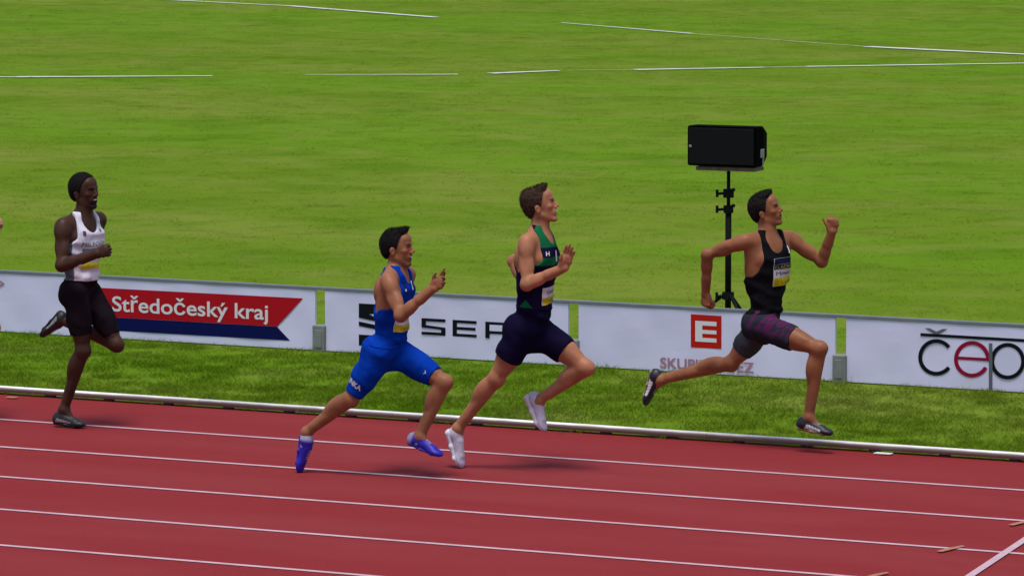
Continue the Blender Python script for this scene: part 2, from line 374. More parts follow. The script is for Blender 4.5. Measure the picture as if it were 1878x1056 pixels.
# E logo
b = boards[3]
def rect(name, x0, x1, y0, y1, m, par, lift=0, sl=.058, xr=1268):
    return bpoly(name, [(x0, y0+(x0-xr)*sl), (x1, y0+(x1-xr)*sl), (x1, y1+(x1-xr)*sl), (x0, y1+(x0-xr)*sl)], m, par, lift)
rect('logo_square', 1267, 1323, 576, 636.5, M_ered, b)
bpoly('logo_letter', [(x, y+(x-1268)*.058) for x, y in [(1275, 587.5), (1314, 587.5), (1314, 595.5), (1288, 595.5), (1288, 603.5), (1314, 603.5), (1314, 610.5), (1288, 610.5), (1288, 618), (1314, 618), (1314, 625.5), (1275, 625.5)]], M_white, b, .0016)
btext('letter', 'SKUPINA ČEZ', (1211, 654.5), (1383, 684), .060, M_pink, b, bold=.02)
# cepro
b = boards[4]
arc('letter_c', 1717, 655, 33, 33.5, 38, 322, 7.2, M_black, b)
arc('letter_e', 1782.5, 658.5, 33, 33.5, 0, 330, 7.2, M_crim, b)
bpoly('letter_e_bar', [(1752, 653), (1814, 656.5), (1814, 662), (1752, 658.5)], M_crim, b, .0012)
arc('letter_p_bowl', 1848, 662, 32, 33.5, 0, 360, 7.2, M_black, b)
bpoly('letter_p_stem', [(1813.5, 629), (1820, 629.4), (1820, 714), (1813.5, 713.6)], M_grey, b, .0012)
arc('letter_r', 1908, 666, 27, 33, 60, 180, 7.2, M_black, b)
bpoly('letter_r_stem', [(1881, 665), (1888, 665.4), (1888, 699), (1881, 698.6)], M_black, b, .0012)
arc('letter_o', 1962, 669, 33, 33.5, 0, 360, 7.2, M_black, b)
bpoly('logo_bar', [(1688, 610.6), (2000, 628.5), (2000, 634), (1688, 616)], M_black, b)
bpoly('caron', [(1696, 601.5), (1705, 601.8), (1717.5, 608), (1729, 602.8), (1738, 603.2), (1722, 612.2), (1713, 612)], M_grey, b)

# ------------------------------------------------------------------ loudspeaker on tripod
base = gp(1335, 600)
spk = empty('speaker', (base[0], base[1], 1.2), 'black loudspeaker cabinet lying sideways on the tripod stand', 'loudspeaker')
std = empty('speaker_stand', tuple(base), 'thin black tripod stand holding the loudspeaker behind the banner', 'tripod stand')
rz = Matrix.Rotation(math.atan2(RT[1], RT[0])-.42, 3, 'Z')
def sp(x, y, z): v = rz@Vector((x, y, z)); return (base[0]+v.x, base[1]+v.y, v.z)
bm = bmesh.new()
fr = [(-.300, -.16, 1.33), (.300, -.16, 1.33), (.300, -.16, 1.655), (-.300, -.16, 1.655)]
md_ = [(-.285, .02, 1.33), (.295, .02, 1.33), (.295, .02, 1.655), (-.285, .02, 1.655)]
bk = [(-.24, .22, 1.39), (.25, .22, 1.39), (.25, .22, 1.59), (-.24, .22, 1.59)]
vs = [bm.verts.new(sp(*p)) for p in fr+md_+bk]
for a in (0, 4):
    for i in range(4): bm.faces.new([vs[a+i], vs[a+(i+1) % 4], vs[a+4+(i+1) % 4], vs[a+4+i]])
bm.faces.new(vs[0:4]); bm.faces.new(vs[8:12])
bmesh.ops.bevel(bm, geom=bm.edges[:], offset=.008, segments=2, affect='EDGES'); obj('cabinet', bm, M_spk, spk)
def boxl(bm, lo, hi, bev=.003):
    n0 = set(bm.verts); box(bm, lo, hi, bev)
    for v in [v for v in bm.verts if v not in n0]: v.co = Vector(sp(*v.co))
bm = bmesh.new(); boxl(bm, (-.284, -.172, 1.345), (.284, -.161, 1.640), .004); obj('grille', bm, M_metal, spk)
bm = bmesh.new(); boxl(bm, (-.278, -.178, 1.48), (-.256, -.1725, 1.50), .002); obj('highlight_tab', bm, M_alu, spk)  # pale metal tab standing in for a highlight on the cabinet
bm = bmesh.new(); boxl(bm, (-.24, -.12, 1.29), (.27, .10, 1.322), .004); obj('mounting_plate', bm, M_wood, spk)
for s in (-.2, .22):
    bm = bmesh.new(); boxl(bm, (s-.015, -.05, 1.318), (s+.015, .05, 1.334), .002); obj('bracket', bm, M_alu, spk)
bm = bmesh.new(); boxl(bm, (.287, -.05, 1.40), (.302, .03, 1.47), .004); obj('handle', bm, M_alu, spk)
bm = bmesh.new(); boxl(bm, (.25, .0, 1.335), (.30, .03, 1.40), .004); obj('corner_guard', bm, M_alu, spk)
bm = bmesh.new(); tube(bm, sp(0, 0, 1.29), sp(0, 0, .90), .015); obj('upper_pole', bm, M_metal, std, True)
bm = bmesh.new(); tube(bm, sp(0, 0, 1.00), sp(0, 0, .13), .026); obj('lower_pole', bm, M_metal, std, True)
for z, r, h in ((1.10, .045, .07), (.97, .042, .06), (.26, .05, .06)):
    bm = bmesh.new(); tube(bm, sp(0, 0, z-h/2), sp(0, 0, z+h/2), r); obj('collar', bm, M_metal, std)
    bm = bmesh.new(); tube(bm, sp(-.03, -.02, z), sp(-.085, -.05, z-.005), .011); obj('clamp_screw', bm, M_metal, std)
    bm = bmesh.new(); tube(bm, sp(-.08, -.05, z-.03), sp(-.08, -.05, z+.03), .012); obj('knob', bm, M_metal, std)
    if z > .5: bm = bmesh.new(); tube(bm, sp(.02, -.02, z+.02), sp(.065, -.04, z+.035), .014); obj('lever', bm, M_metal, std)
for k in range(3):
    a = math.radians(200+120*k); bm = bmesh.new(); f = (math.cos(a)*.34, math.sin(a)*.34)
    tube(bm, sp(f[0]*.1, f[1]*.1, .27), sp(f[0], f[1], .012), .013); l = obj('leg', bm, M_metal, std, True)
    bm = bmesh.new(); tube(bm, sp(f[0]*.05, f[1]*.05, .13), sp(f[0]*.55, f[1]*.55, .145), .008); obj('brace', bm, M_metal, std)
    bm = bmesh.new(); tube(bm, sp(f[0], f[1], -.003), sp(f[0]*.97, f[1]*.97, .03), .019); obj('rubber_foot', bm, M_dark, l)

# ------------------------------------------------------------------ people: bodies, clothes, hair and shoes grown from smooth implicit volumes
def U_(v): v = np.asarray(v, float); return v/max(np.linalg.norm(v), 1e-9)
def U_rows(a): return a/np.maximum(np.linalg.norm(a, axis=1), 1e-9)[:, None]
def smin(a, b, k):
    h = np.clip(.5+.5*(b-a)/k, 0, 1); return b+(a-b)*h-k*h*(1-h)
class Prim:
    def __init__(s, f, lo, hi, k=.02, sub=False): s.f, s.lo, s.hi, s.k, s.sub = f, np.array(lo, float), np.array(hi, float), k, sub
def cone(a, b, ra, rb, k=.02, side=None, sq=1.0, cut=None, sub=False):
    a, b = np.asarray(a, float), np.asarray(b, float); ab = b-a; L2 = ab@ab+1e-12; sd_ = U_(side) if side is not None else None
    def f(X, Y, Z):
        x, y, z = X-a[0], Y-a[1], Z-a[2]
        t = np.clip((x*ab[0]+y*ab[1]+z*ab[2])/L2, 0, 1)
        x, y, z = x-t*ab[0], y-t*ab[1], z-t*ab[2]; d2 = x*x+y*y+z*z
        if sd_ is not None: q = x*sd_[0]+y*sd_[1]+z*sd_[2]; d2 = d2-q*q+(q/sq)**2
        d = np.sqrt(np.maximum(d2, 0))-(ra+(rb-ra)*t)
        if cut is not None:
            for (cp, cn) in cut: d = np.maximum(d, (X-cp[0])*cn[0]+(Y-cp[1])*cn[1]+(Z-cp[2])*cn[2])
        return d
    r = max(ra, rb)*max(1, sq); return Prim(f, np.minimum(a, b)-r, np.maximum(a, b)+r, k, sub)
def ell(c, R, rad, k=.02, sub=False, cut=None):
    c = np.asarray(c, float); R = np.array([U_(r) for r in R]); rad = np.asarray(rad, float)     # R rows: local axes
    def f(X, Y, Z):
        x, y, z = X-c[0], Y-c[1], Z-c[2]; k0 = 0; k1 = 0
        for i in range(3):
            q = (x*R[i][0]+y*R[i][1]+z*R[i][2])/rad[i]; k0 = k0+q*q; k1 = k1+(q/rad[i])**2
        k0 = np.sqrt(k0); k1 = np.sqrt(k1)+1e-9; d = k0*(k0-1)/k1
        if cut is not None:
            for (cp, cn) in cut: d = np.maximum(d, (X-cp[0])*cn[0]+(Y-cp[1])*cn[1]+(Z-cp[2])*cn[2])
        return d
    e = np.sqrt(((R*rad[:, None])**2).sum(0)); return Prim(f, c-e, c+e, k, sub)
def grow(prims, h, post=None, pad=.02):
    lo = np.min([p.lo for p in prims if not p.sub], 0)-pad; hi = np.max([p.hi for p in prims if not p.sub], 0)+pad
    n = np.ceil((hi-lo)/h).astype(int)+2; G = np.full(n, .2, np.float32)
    ax = [(lo[i]+h*np.arange(n[i])).astype(np.float32) for i in range(3)]
    for p in prims:
        m = p.k+2*h+pad*.8
        i0 = np.clip(((p.lo-m-lo)/h).astype(int), 0, n-1); i1 = np.clip(((p.hi+m-lo)/h).astype(int)+1, 1, n)
        if np.any(i1 <= i0): continue
        sl_ = tuple(slice(i0[i], i1[i]) for i in range(3))
        d = p.f(ax[0][sl_[0]][:, None, None], ax[1][sl_[1]][None, :, None], ax[2][sl_[2]][None, None, :]).astype(np.float32)
        if p.sub: G[sl_] = -smin(-G[sl_], d, p.k)
        else: G[sl_] = smin(G[sl_], d, p.k)
    if post is not None: G = post(G, ax[0][:, None, None], ax[1][None, :, None], ax[2][None, None, :]).astype(np.float32)
    # surface nets
    ins = (G < 0); s = np.zeros(np.array(G.shape)-1, np.int8)
    for a in (0, 1):
        for b in (0, 1):
            for c in (0, 1): s += ins[a:G.shape[0]-1+a, b:G.shape[1]-1+b, c:G.shape[2]-1+c]
    act = (s > 0) & (s < 8); idx = np.argwhere(act); ids = np.full(act.shape, -1, np.int32); ids[act] = np.arange(len(idx))
    P = np.zeros((len(idx), 3)); cnt = np.zeros(len(idx)); I = idx.T
    for d in range(3):
        o = [x for x in range(3) if x != d]
        for a in (0, 1):
            for b in (0, 1):
                q0 = I.copy(); q0[o[0]] += a; q0[o[1]] += b; q1 = q0.copy(); q1[d] += 1
                v0 = G[q0[0], q0[1], q0[2]]; v1 = G[q1[0], q1[1], q1[2]]; m = (v0 < 0) != (v1 < 0)
                t = np.where(m, v0/np.where(m, v0-v1, 1), 0)
                e = q0.T.astype(float); e[:, d] += t; P[m] += e[m]; cnt[m] += 1
    P /= cnt[:, None]; quads = []
    for d in range(3):
        o = [x for x in range(3) if x != d]
        sl0 = [slice(None)]*3; sl1 = [slice(None)]*3; sl0[d] = slice(0, -1); sl1[d] = slice(1, None)
        a_, b_ = ins[tuple(sl0)], ins[tuple(sl1)]; E = np.argwhere(a_ != b_)
        E = E[(E[:, o[0]] > 0) & (E[:, o[1]] > 0) & (E[:, o[0]] < G.shape[o[0]]-1) & (E[:, o[1]] < G.shape[o[1]]-1)]
        def cell(da, db): q = E.copy(); q[:, o[0]] += da; q[:, o[1]] += db; return ids[q[:, 0], q[:, 1], q[:, 2]]
        Q = np.stack([cell(-1, -1), cell(0, -1), cell(0, 0), cell(-1, 0)], 1)
        flip = a_[E[:, 0], E[:, 1], E[:, 2]]
        if d == 1: flip = ~flip
        Q[~flip] = Q[~flip][:, ::-1]; quads.append(Q)
    Q = np.concatenate(quads); Q = Q[(Q >= 0).all(1)]
    # one light smoothing pass over the quad edges
    for it in range(2):
        A = np.zeros_like(P); n_ = np.zeros(len(P))
        for i in range(4):
            u, v = Q[:, i], Q[:, (i+1) % 4]
            for c in range(3): A[:, c] += np.bincount(u, P[v, c], len(P))+np.bincount(v, P[u, c], len(P))
            n_ += np.bincount(u, minlength=len(P))+np.bincount(v, minlength=len(P))
        P = P*.5+.5*A/np.maximum(n_, 1)[:, None]
    return lo+P*h, Q
def vmesh(name, V, Q, m, parent, col=None):
    me = bpy.data.meshes.new(name); me.vertices.add(len(V)); me.vertices.foreach_set('co', V.astype(np.float32).ravel())
    me.loops.add(Q.size); me.loops.foreach_set('vertex_index', Q.astype(np.int32).ravel())
    me.polygons.add(len(Q)); me.polygons.foreach_set('loop_start', np.arange(0, Q.size, 4, dtype=np.int32)); me.update(calc_edges=True); me.validate()
    if col is not None:
        at = me.color_attributes.new('Col', 'FLOAT_COLOR', 'POINT'); c4 = np.ones((len(V), 4), np.float32); c4[:, :3] = np.clip(col, 0, 1); at.data.foreach_set('color', c4.ravel())
    return link(name, me, m, parent, True)
_rg = np.random.RandomState(7); _dirs = _rg.randn(12, 3); _dirs /= np.linalg.norm(_dirs, axis=1)[:, None]; _ph = _rg.rand(12)*6.28
def nz(X, Y, Z, f, n=6, seed=0):
    r = 0
    for i in range(n):
        d = _dirs[(i+seed) % 12]; q = _dirs[(i+seed+5) % 12]
        r = r+np.sin(f*(1+.23*i)*(X*d[0]+Y*d[1]+Z*d[2])+_ph[(i+seed) % 12]+1.3*np.sin(f*.6*(X*q[0]+Y*q[1]+Z*q[2])))
    return r/n
def ss(x, a, b): t = np.clip((x-a)/(b-a), 0, 1); return t*t*(3-2*t)
def mixc(c, col, m): return c*(1-m[:, None])+np.array(col)[None, :]*m[:, None]
M_skin = mat('skin', (.5, .3, .2), .48, .18, attr=True, sss=.03, noise=(11, .20), bump=(45, .30, .004))
M_cloth = mat('sports_fabric', (.5, .5, .5), .85, .05, attr=True, noise=(40, .06), bump=(26, .45, .007))
M_hair = mat('hair', (.02, .015, .01), .75, .12, attr=True, noise=(120, .5), bump=(160, 1.0, .006))
M_shoe = mat('shoe_knit', (.5, .5, .5), .5, .4, attr=True, noise=(60, .12), bump=(120, .3, .002))
M_sole = mat('shoe_sole', (.5, .5, .5), .6, .3, attr=True)
M_eye = mat('eye_white', (.34, .30, .28), .3, .3); M_iris = mat('iris_dark', (.02, .012, .008), .3, .3); M_teeth = mat('teeth', (.75, .70, .66), .3, .3)
M_bib = [mat('bib_white', (.56, .55, .60), .6, .3), mat('bib_yellow', (.52, .44, .01), .6, .3), mat('bib_navy', (.006, .010, .035), .6, .1), mat('bib_ink', (.03, .035, .06), .6, .3), mat('bib_ochre', (.30, .26, .03), .6, .3)]

def runner(spec):
    Y0 = spec['Y']; W = {k: pl(v[0], v[1], Y0+v[2]) for k, v in spec['J'].items()}
    if 'move' in spec:
        mv, sc = spec['move']; W = {k: np.array([p[0], p[1], p[2]*sc])+mv for k, p in W.items()}
    root = empty('person', (W['P'][0], W['P'][1], 0), spec['label'], 'person', 'runners racing on the red track')
    P, N = W['P'], W['N']; Up = U_(N-P); T = np.linalg.norm(N-P)/.52; G_ = spec.get('girth', 1.0); Tg = T*G_; TT = np.array([Tg, Tg, T])
    def frame(s): S = U_(s-Up*(s@Up)); return np.array([np.cross(S, Up), S, Up])
    Cf = frame(W['sL']-W['sR']); Pf = frame(W['hL']-W['hR'])
    wd = spec.get('wide', 1.0)
    def c(f, s, u): return P+(Cf[0]*f+Cf[1]*s)*Tg+Up*u*T
    def p_(f, s, u): return P+(Pf[0]*f+Pf[1]*s)+Up*u*T
    tor = [ell(c(0, 0, .33), Cf, np.array([.100, .140*wd, .185])*TT, .03), ell(c(-.012, 0, .43), Cf, np.array([.080, .150*wd, .078])*TT, .035),
        ell(c(0, 0, .15), Pf*.5+Cf*.5, np.array([.082, .118*wd, .16])*TT, .03), ell(p_(-.005, 0, .01), Pf, (.090, .136, .10), .03),
        cone(c(.005, 0, .45), W['Hd']+Up*-.06+Cf[0]*.006, .066, .058, .03), cone(c(0, 0, .30), c(-.01, 0, .47), .08*Tg, .07*Tg, .04, Cf[1], 1.5)]
    armR = []; armL = []
    for sg, sh in ((-1, W['sR']), (1, W['sL'])):
        tor += [ell(c(.048, sg*.066, .385), Cf, np.array([.045, .070, .052])*TT, .03), ell(c(-.072, sg*.074, .39), Cf, np.array([.036, .060, .09])*TT, .012),
            cone(c(-.02, sg*.035, .535), sh+Up*.012-(sh-c(0, 0, .43))*.12, .030, .040, .035),
            cone(sh-(sh-c(0, 0, .43))*.25, c(-.02, sg*.10, .22), .05, .05, .04), cone(c(.03, sg*.02, .475), sh-(sh-c(0, 0, .43))*.15+Up*.012, .015, .020, .010)]+[cone(c(.055-.02*abs(j_-1.5), sg*(.085+.012*j_), .20+.035*j_), c(-.03, sg*.135, .235+.035*j_), .007, .007, .012) for j_ in range(4)]
        for dd in (.0, .05, .10, .15): tor.append(ell(c(.078-.01*abs(dd-.05)*10, sg*.034, .08+dd), Cf, (.014, .03, .022), .02))
    for sg, hp in ((-1, W['hR']), (1, W['hL'])): tor.append(ell(hp-Pf[0]*.052+Up*.0, Pf, (.072, .074, .092), .03))
    legs = {'R': [], 'L': []}; shortp = []; shortq = []; hems = {}
    for sd_, hp, kn, an in (('R', W['hR'], W['kR'], W['aR']), ('L', W['hL'], W['kL'], W['aL'])):
        A = U_(kn-hp); B = U_(an-kn); S = Pf[1]; tl = np.linalg.norm(kn-hp); shl = np.linalg.norm(an-kn)
        fr = -(B-A*(B@A)); ref = np.cross(S, -A); ref = ref if ref@Pf[0] > 0 or abs(A[2]) < .5 else -ref
        fr = U_(fr+ref*.15) if np.linalg.norm(fr) > .15 else U_(ref)
        fb = A-B*(A@B); fb = U_(fb+np.cross(S, -B)*.15) if np.linalg.norm(fb) > .15 else U_(np.cross(S, -B))
        Sl = U_(np.cross(A, fr)); Sb = U_(np.cross(B, fb))
        sc = spec.get('leg', 1.0)
        th = [cone(hp, hp+A*tl*.5, .080*sc, .066*sc, .03), cone(hp+A*tl*.5, kn-A*.01, .066*sc, .047*sc, .03),
            ell(hp+A*tl*.42+fr*.022, np.array([A, Sl, fr]), (.19*tl/.43, .062*sc, .058*sc), .03),
            ell(hp+A*tl*.45-fr*.026, np.array([A, Sl, fr]), (.17*tl/.43, .054*sc, .052*sc), .012),
            ell(hp+A*tl*.66+fr*.026+Sl*.026, np.array([A, Sl, fr]), (.10, .030, .030), .008), ell(hp+A*tl*.70+fr*.026-Sl*.026, np.array([A, Sl, fr]), (.085, .030, .030), .008)]
        lo_ = [ell(kn+fr*.006, np.array([A, Sl, fr]), (.050, .046, .048), .025), ell(kn+U_(fr+fb)*.030, np.array([A, Sl, fr]), (.026, .024, .022), .025),
            cone(kn, an, .046*sc, .030, .03), ell(kn+B*shl*.27-fb*.028, np.array([B, Sb, fb]), (.112, .050*sc, .046*sc), .02),
            ell(kn+B*shl*.29+Sb*.018-fb*.022, np.array([B, Sb, fb]), (.105, .031, .036), .008), ell(kn+B*shl*.26-Sb*.018-fb*.022, np.array([B, Sb, fb]), (.10, .031, .036), .008), cone(kn+B*.05+fb*.030, kn+B*shl*.75+fb*.016, .016, .012, .012),
            cone(kn+B*shl*.45-fb*.018, an-fb*.018, .026, .018, .02), ell(an, np.array([B, Sb, fb]), (.03, .036, .030), .015)]
        legs[sd_] = th+lo_
        hf = spec['hem'][0 if sd_ == 'R' else 1]; cut = [(hp+A*tl*hf, A)]; hems[sd_] = (hp, A, tl, fr, Sl)
        shortq += [cone(hp, hp+A*tl*.5, .080*sc, .066*sc, .03, cut=cut), cone(hp+A*tl*.45, kn-A*.01, .067*sc, .047*sc, .03, cut=cut),
            ell(hp+A*tl*.42+fr*.022, np.array([A, Sl, fr]), (.19*tl/.43, .062*sc, .058*sc), .03, cut=cut), ell(hp+A*tl*.45-fr*.024, np.array([A, Sl, fr]), (.17*tl/.43, .056*sc, .050*sc), .03, cut=cut)]
    # shoes
    feet = {}; shoes = {}
    for sd_ in 'RL':
        H, Tt, A_ = W['h'+sd_+'l'], W['t'+sd_], W['a'+sd_]
        mid = (H+Tt)/2; D = U_(Tt-H); FL = spec.get('foot', .275); H = mid-D*FL/2; Wn = A_-(H+D*.06); Wn = U_(Wn-D*(Wn@D)); Ls = np.cross(D, Wn)
        F3 = np.array([D, Ls, Wn]); an = A_
        legs[sd_] += [cone(an, H+D*.05+Wn*.05, .030, .030, .025), cone(an, H+D*.17+Wn*.035, .028, .022, .03), cone(H+D*.17+Wn*.03, H+D*.23+Wn*.02, .026, .018, .02, Ls, 1.3)]
        ck = spec.get('chunk', 0)
        def fp(x, z, y=0): return H+D*x+Wn*z+Ls*y
        up = [ell(fp(.040, .042), F3, (.042, .034, .044), .02), cone(fp(.05, .040), fp(.19, .030), .033, .026, .02, Ls, 1.2), ell(fp(.215, .024), F3, (.055, .044, .024), .02),
            cone(fp(.06, .055), an-U_(an-fp(.1, .03))*.0, .036, .037, .02), cone(fp(.10, .062), fp(.19, .034), .026, .020, .02, Ls, 1.15)]
        top = fp(.05, .098); nrm = U_(Wn-D*.25)
        shoes[sd_] = (up, (H, D, Ls, Wn), (top, nrm))
        so_ = [cone(fp(.028, .012-ck*.4), fp(.12, .010-ck*.4), .018+ck, .014+ck*.7, .015, Ls, 1.9), cone(fp(.12, .010-ck*.4), fp(.20, .008-ck*.3), .014+ck*.7, .012+ck*.6, .015, Ls, 2.5), cone(fp(.20, .008-ck*.3), fp(.245, .017), .012+ck*.6, .010+ck*.4, .015, Ls, 2.8)]
        feet[sd_] = so_
    # arms and hands
    for sd_, sg, sh, el, wr, lst in (('R', -1, W['sR'], W['eR'], W['wR'], armR), ('L', 1, W['sL'], W['eL'], W['wL'], armL)):
        A = U_(el-sh); B = U_(wr-el); ul = np.linalg.norm(el-sh); fl = np.linalg.norm(wr-el)
        bi = B-A*(B@A); bi = U_(bi) if np.linalg.norm(bi) > .1 else Cf[0]; S2 = np.cross(A, bi); bo = A-B*(A@B); bo = U_(bo) if np.linalg.norm(bo) > .1 else S2
        q = spec.get('arm', 1.0)
        lst += [ell(sh+A*.035+Cf[1]*sg*.006, np.array([A, bi, S2]), (.078, .053*q, .052*q), .012), cone(sh, el, .044*q, .033*q, .03), ell(sh+A*ul*.58+bi*.017, np.array([A, bi, S2]), (.082, .034*q, .034*q), .009),
            ell(sh+A*ul*.5-bi*.019, np.array([A, bi, S2]), (.095, .033*q, .038*q), .009), ell(el, np.array([A, bi, S2]), (.034, .034, .034), .02),
            cone(el, wr, .036*q, .024*q, .03), ell(el+B*fl*.28-bo*.008, np.array([B, bo, S2]), (.085, .034*q, .036*q), .008), ell(el+B*fl*.25+bo*.010, np.array([B, bo, S2]), (.08, .032*q, .035*q), .008), cone(el+B*fl*.6, wr, .030*q, .021*q, .02, spec['hand'][sd_]['side'], 1.2)]
        hd = spec['hand'][sd_]; d = U_(np.asarray(hd['dir'], float)) if hd.get('dir') is not None else B
        sdv = U_(np.asarray(hd['side'], float)); sdv = U_(sdv-d*(sdv@d)); n_ = np.cross(d, sdv)*hd.get('flip', 1); z = hd.get('size', 1.0)
        lst.append(cone(wr+d*.012, wr+d*.075*z, .016, .0150, .014, sdv, 2.3)); lst.append(cone(wr+d*.05*z-sdv*.012, wr+d*.078*z+sdv*.01, .015, .015, .012, sdv, 1.9))
        lst.append(ell(wr+d*.035*z+sdv*.022+n_*.008, np.array([d, sdv, n_]), (.032, .017, .017), .014))
        for i, (off, ln) in enumerate(((.031, .90), (.0105, 1.0), (-.0105, .94), (-.030, .76))):
            q0 = wr+d*(.078-.004*abs(i-1))*z+sdv*off; an_ = 0; cur = hd['curl'][i] if isinstance(hd['curl'], (list, tuple)) else hd['curl']
            for j, (L, cf) in enumerate(((.043, .9), (.026, 1.1), (.021, .7))):
                an_ += math.radians(cur*cf); dv = d*math.cos(an_)+n_*math.sin(an_)+sdv*off*hd.get('spread', 1.2)*(1 if an_ < 1 else 0); q1 = q0+dv*L*ln*z
                lst.append(cone(q0, q1, .0088*z, .0078*z if j < 2 else .0066*z, .005)); q0 = q1
        q0 = wr+d*.028*z+sdv*.030+n_*.006; td = hd.get('thumb', (.7, .6, .5)); dv = U_(d*td[0]+sdv*td[1]+n_*td[2]); q1 = q0+dv*.036*z
        lst.append(cone(wr+d*.01+sdv*.014, q1, .014, .0105, .008)); dv = dv if hd.get('straight') else U_(dv*.8+d*.5-sdv*td[1]*.4); lst.append(cone(q1, q1+dv*.030*z, .0100*z, .0082*z, .006))
    # head
    yw, pt, rl = [math.radians(a) for a in spec['head']]
    Hf = np.array((Matrix.Rotation(yw, 3, 'Z')@Matrix.Rotation(-pt, 3, 'Y')@Matrix.Rotation(rl, 3, 'X')).transposed())
    Hs = spec.get('headsize', 1.0)
    def hc(x, y, z): return W['Hd']+(Hf[0]*x+Hf[1]*y+Hf[2]*z)*Hs
    def he(x, y, z, a, b, c_, k=.012, **kw): return ell(hc(x, y, z), Hf, np.array((a, b, c_))*Hs, k, **kw)
    def hn(a, b, ra, rb, k=.012, **kw): return cone(hc(*a), hc(*b), ra*Hs, rb*Hs, k, **kw)
    op = spec.get('mouth', 0.0)
    head = [he(-.012, 0, .035, .098, .074, .082), he(.020, 0, -.005, .070, .062, .075, .02), he(.030, 0, -.048, .050, .048, .055, .02),
        hn((-.012, .052, -.045), (.058, .018, -.092-op*.006), .017, .015, .02), hn((-.012, -.052, -.045), (.058, -.018, -.092-op*.006), .017, .015, .02),
        he(.066, 0, -.093-op*.008, .017, .020, .016, .014), he(.060, 0, .058, .028, .050, .035, .02),
        hn((.076, .036, .025), (.084, .012, .022), .0095, .0105, .008), hn((.076, -.036, .025), (.084, -.012, .022), .0095, .0105, .008),
        he(.058, .040, -.014, .018, .018, .016, .014), he(.058, -.040, -.014, .018, .018, .016, .014),
        hn((.082, 0, .016), (.102, 0, -.020), .0075, .0095, .009), he(.101, 0, -.024, .0105, .0105, .009, .006), he(.091, .012, -.027, .009, .0065, .0065, .005), he(.091, -.012, -.027, .009, .0065, .0065, .005),
        he(.066, 0, -.056, .022, .030, .022, .016), he(.085, 0, -.047, .0085, .021, .0060, .006), he(.081, 0, -.060-op*.016, .0085, .018, .0065, .006),
        he(.089, .031, .008, .016, .017, .0105, .008, sub=True), he(.089, -.031, .008, .016, .017, .0105, .008, sub=True)]
    if op: head.append(he(.088, 0, -.054-op*.008, .016, .019, .0045+.010*op, .004, sub=True))
    for sg in (-1, 1):
        head += [he(-.010, sg*.072, -.014, .017, .009, .028, .006), he(-.014, sg*.077, -.005, .014, .006, .016, .005), he(-.004, sg*.0835, -.012, .009, .008, .017, .004, sub=True),
            he(.068, sg*.031, .007, .014, .014, .014, .006)]
    allp = tor+legs['R']+legs['L']+armR+armL+head
    V, Q = grow(allp, spec.get('h', .0045))
    # skin colour
    hl = (V-W['Hd'])@Hf.T/Hs; base = np.array(spec['skin']); col = np.tile(base, (len(V), 1))
    n1 = nz(*V.T, 25, 6); col *= (1+.07*n1)[:, None]
    for j_, r_, a_ in (('kR', .07, .35), ('kL', .07, .35), ('eR', .05, .4), ('eL', .05, .4), ('wR', .12, .25), ('wL', .12, .25)):
        m = a_*(1-ss(np.linalg.norm(V-W[j_], axis=1), r_*.3, r_)); col = mixc(col, base*spec.get('joint', (1.0, .80, .78)), m)
    isH = (np.abs(hl[:, 0]) < .13) & (np.abs(hl[:, 1]) < .1) & (hl[:, 2] > -.115)
    x, y, z = hl.T
    def el_(cx, cy, cz, a, b, c_, soft=.35): d = np.sqrt(((x-cx)/a)**2+((np.abs(y)-cy)/b)**2+((z-cz)/c_)**2); return (1-ss(d, 1-soft, 1+soft))*isH
    hair = np.array(spec['haircol'])
    col = mixc(col, base*(1.05, .78, .74), .45*el_(.075, .036, -.022, .03, .026, .018)); col = mixc(col, base*(1.08, .72, .68), .22*el_(.103, 0, -.022, .014, .012, .012))
    col = mixc(col, base*(.9, .52, .50), .8*el_(.086, 0, -.047, .014, .021, .0065)); col = mixc(col, base*(.92, .55, .53), .8*el_(.084, 0, -.061-op*.016, .014, .018, .0065))
    if op: col = mixc(col, (.03, .008, .006), el_(.074, 0, -.054-op*.008, .016, .018, .003+.010*op, .2))
    col = mixc(col, hair*1.0+base*.08, .88*el_(.080, .030, .0265, .02, .021, .0062, .4))
    col = mixc(col, base*.55, .6*el_(.078, .031, .006, .016, .018, .010, .5))  # eye sockets painted darker to carry the shadow under the brow
    col = mixc(col, base*.12, .85*el_(.082, .031, .0115, .018, .018, .0030, .5))  # lash line, doubling as the painted shadow slit below the brow
    for (cx, cy, cz, a, b, c_, s_) in spec.get('beard', []): col = mixc(col, hair*.9+base*.10, s_*el_(cx, cy, cz, a, b, c_, .4))
    if spec.get('stubble'): col = mixc(col, hair*.6+base*.42, spec['stubble']*el_(.035, .03, -.078, .06, .045, .036, .4))
    zl, xl = zip(*[(-.085, -.12), (-.06, -.060), (-.02, -.024), (.0, .022), (.03, .034), (.062, .046), (.10, .074), (.2, .10)])
    col = mixc(col, hair*.9+base*.12, .75*isH*ss(np.interp(z, zl, xl)-x, -.006, .010)*(np.abs(y) < .073)*(z > -.075))
    body = vmesh('body', V, Q, M_skin, root, col)
    for sg in (-1, 1):
        bm = bmesh.new(); cc = hc(.0745, sg*.030, .0055); bmesh.ops.create_uvsphere(bm, u_segments=14, v_segments=10, radius=.0078*Hs, matrix=Matrix.Translation(Vector(cc)))
        for f_ in bm.faces: f_.material_index = 1 if U_(np.array(f_.calc_center_median())-cc)@U_(Hf[0]+Hf[1]*sg*.05) > .86 else 0
        obj('eye', bm, [M_eye, M_iris], body, True)
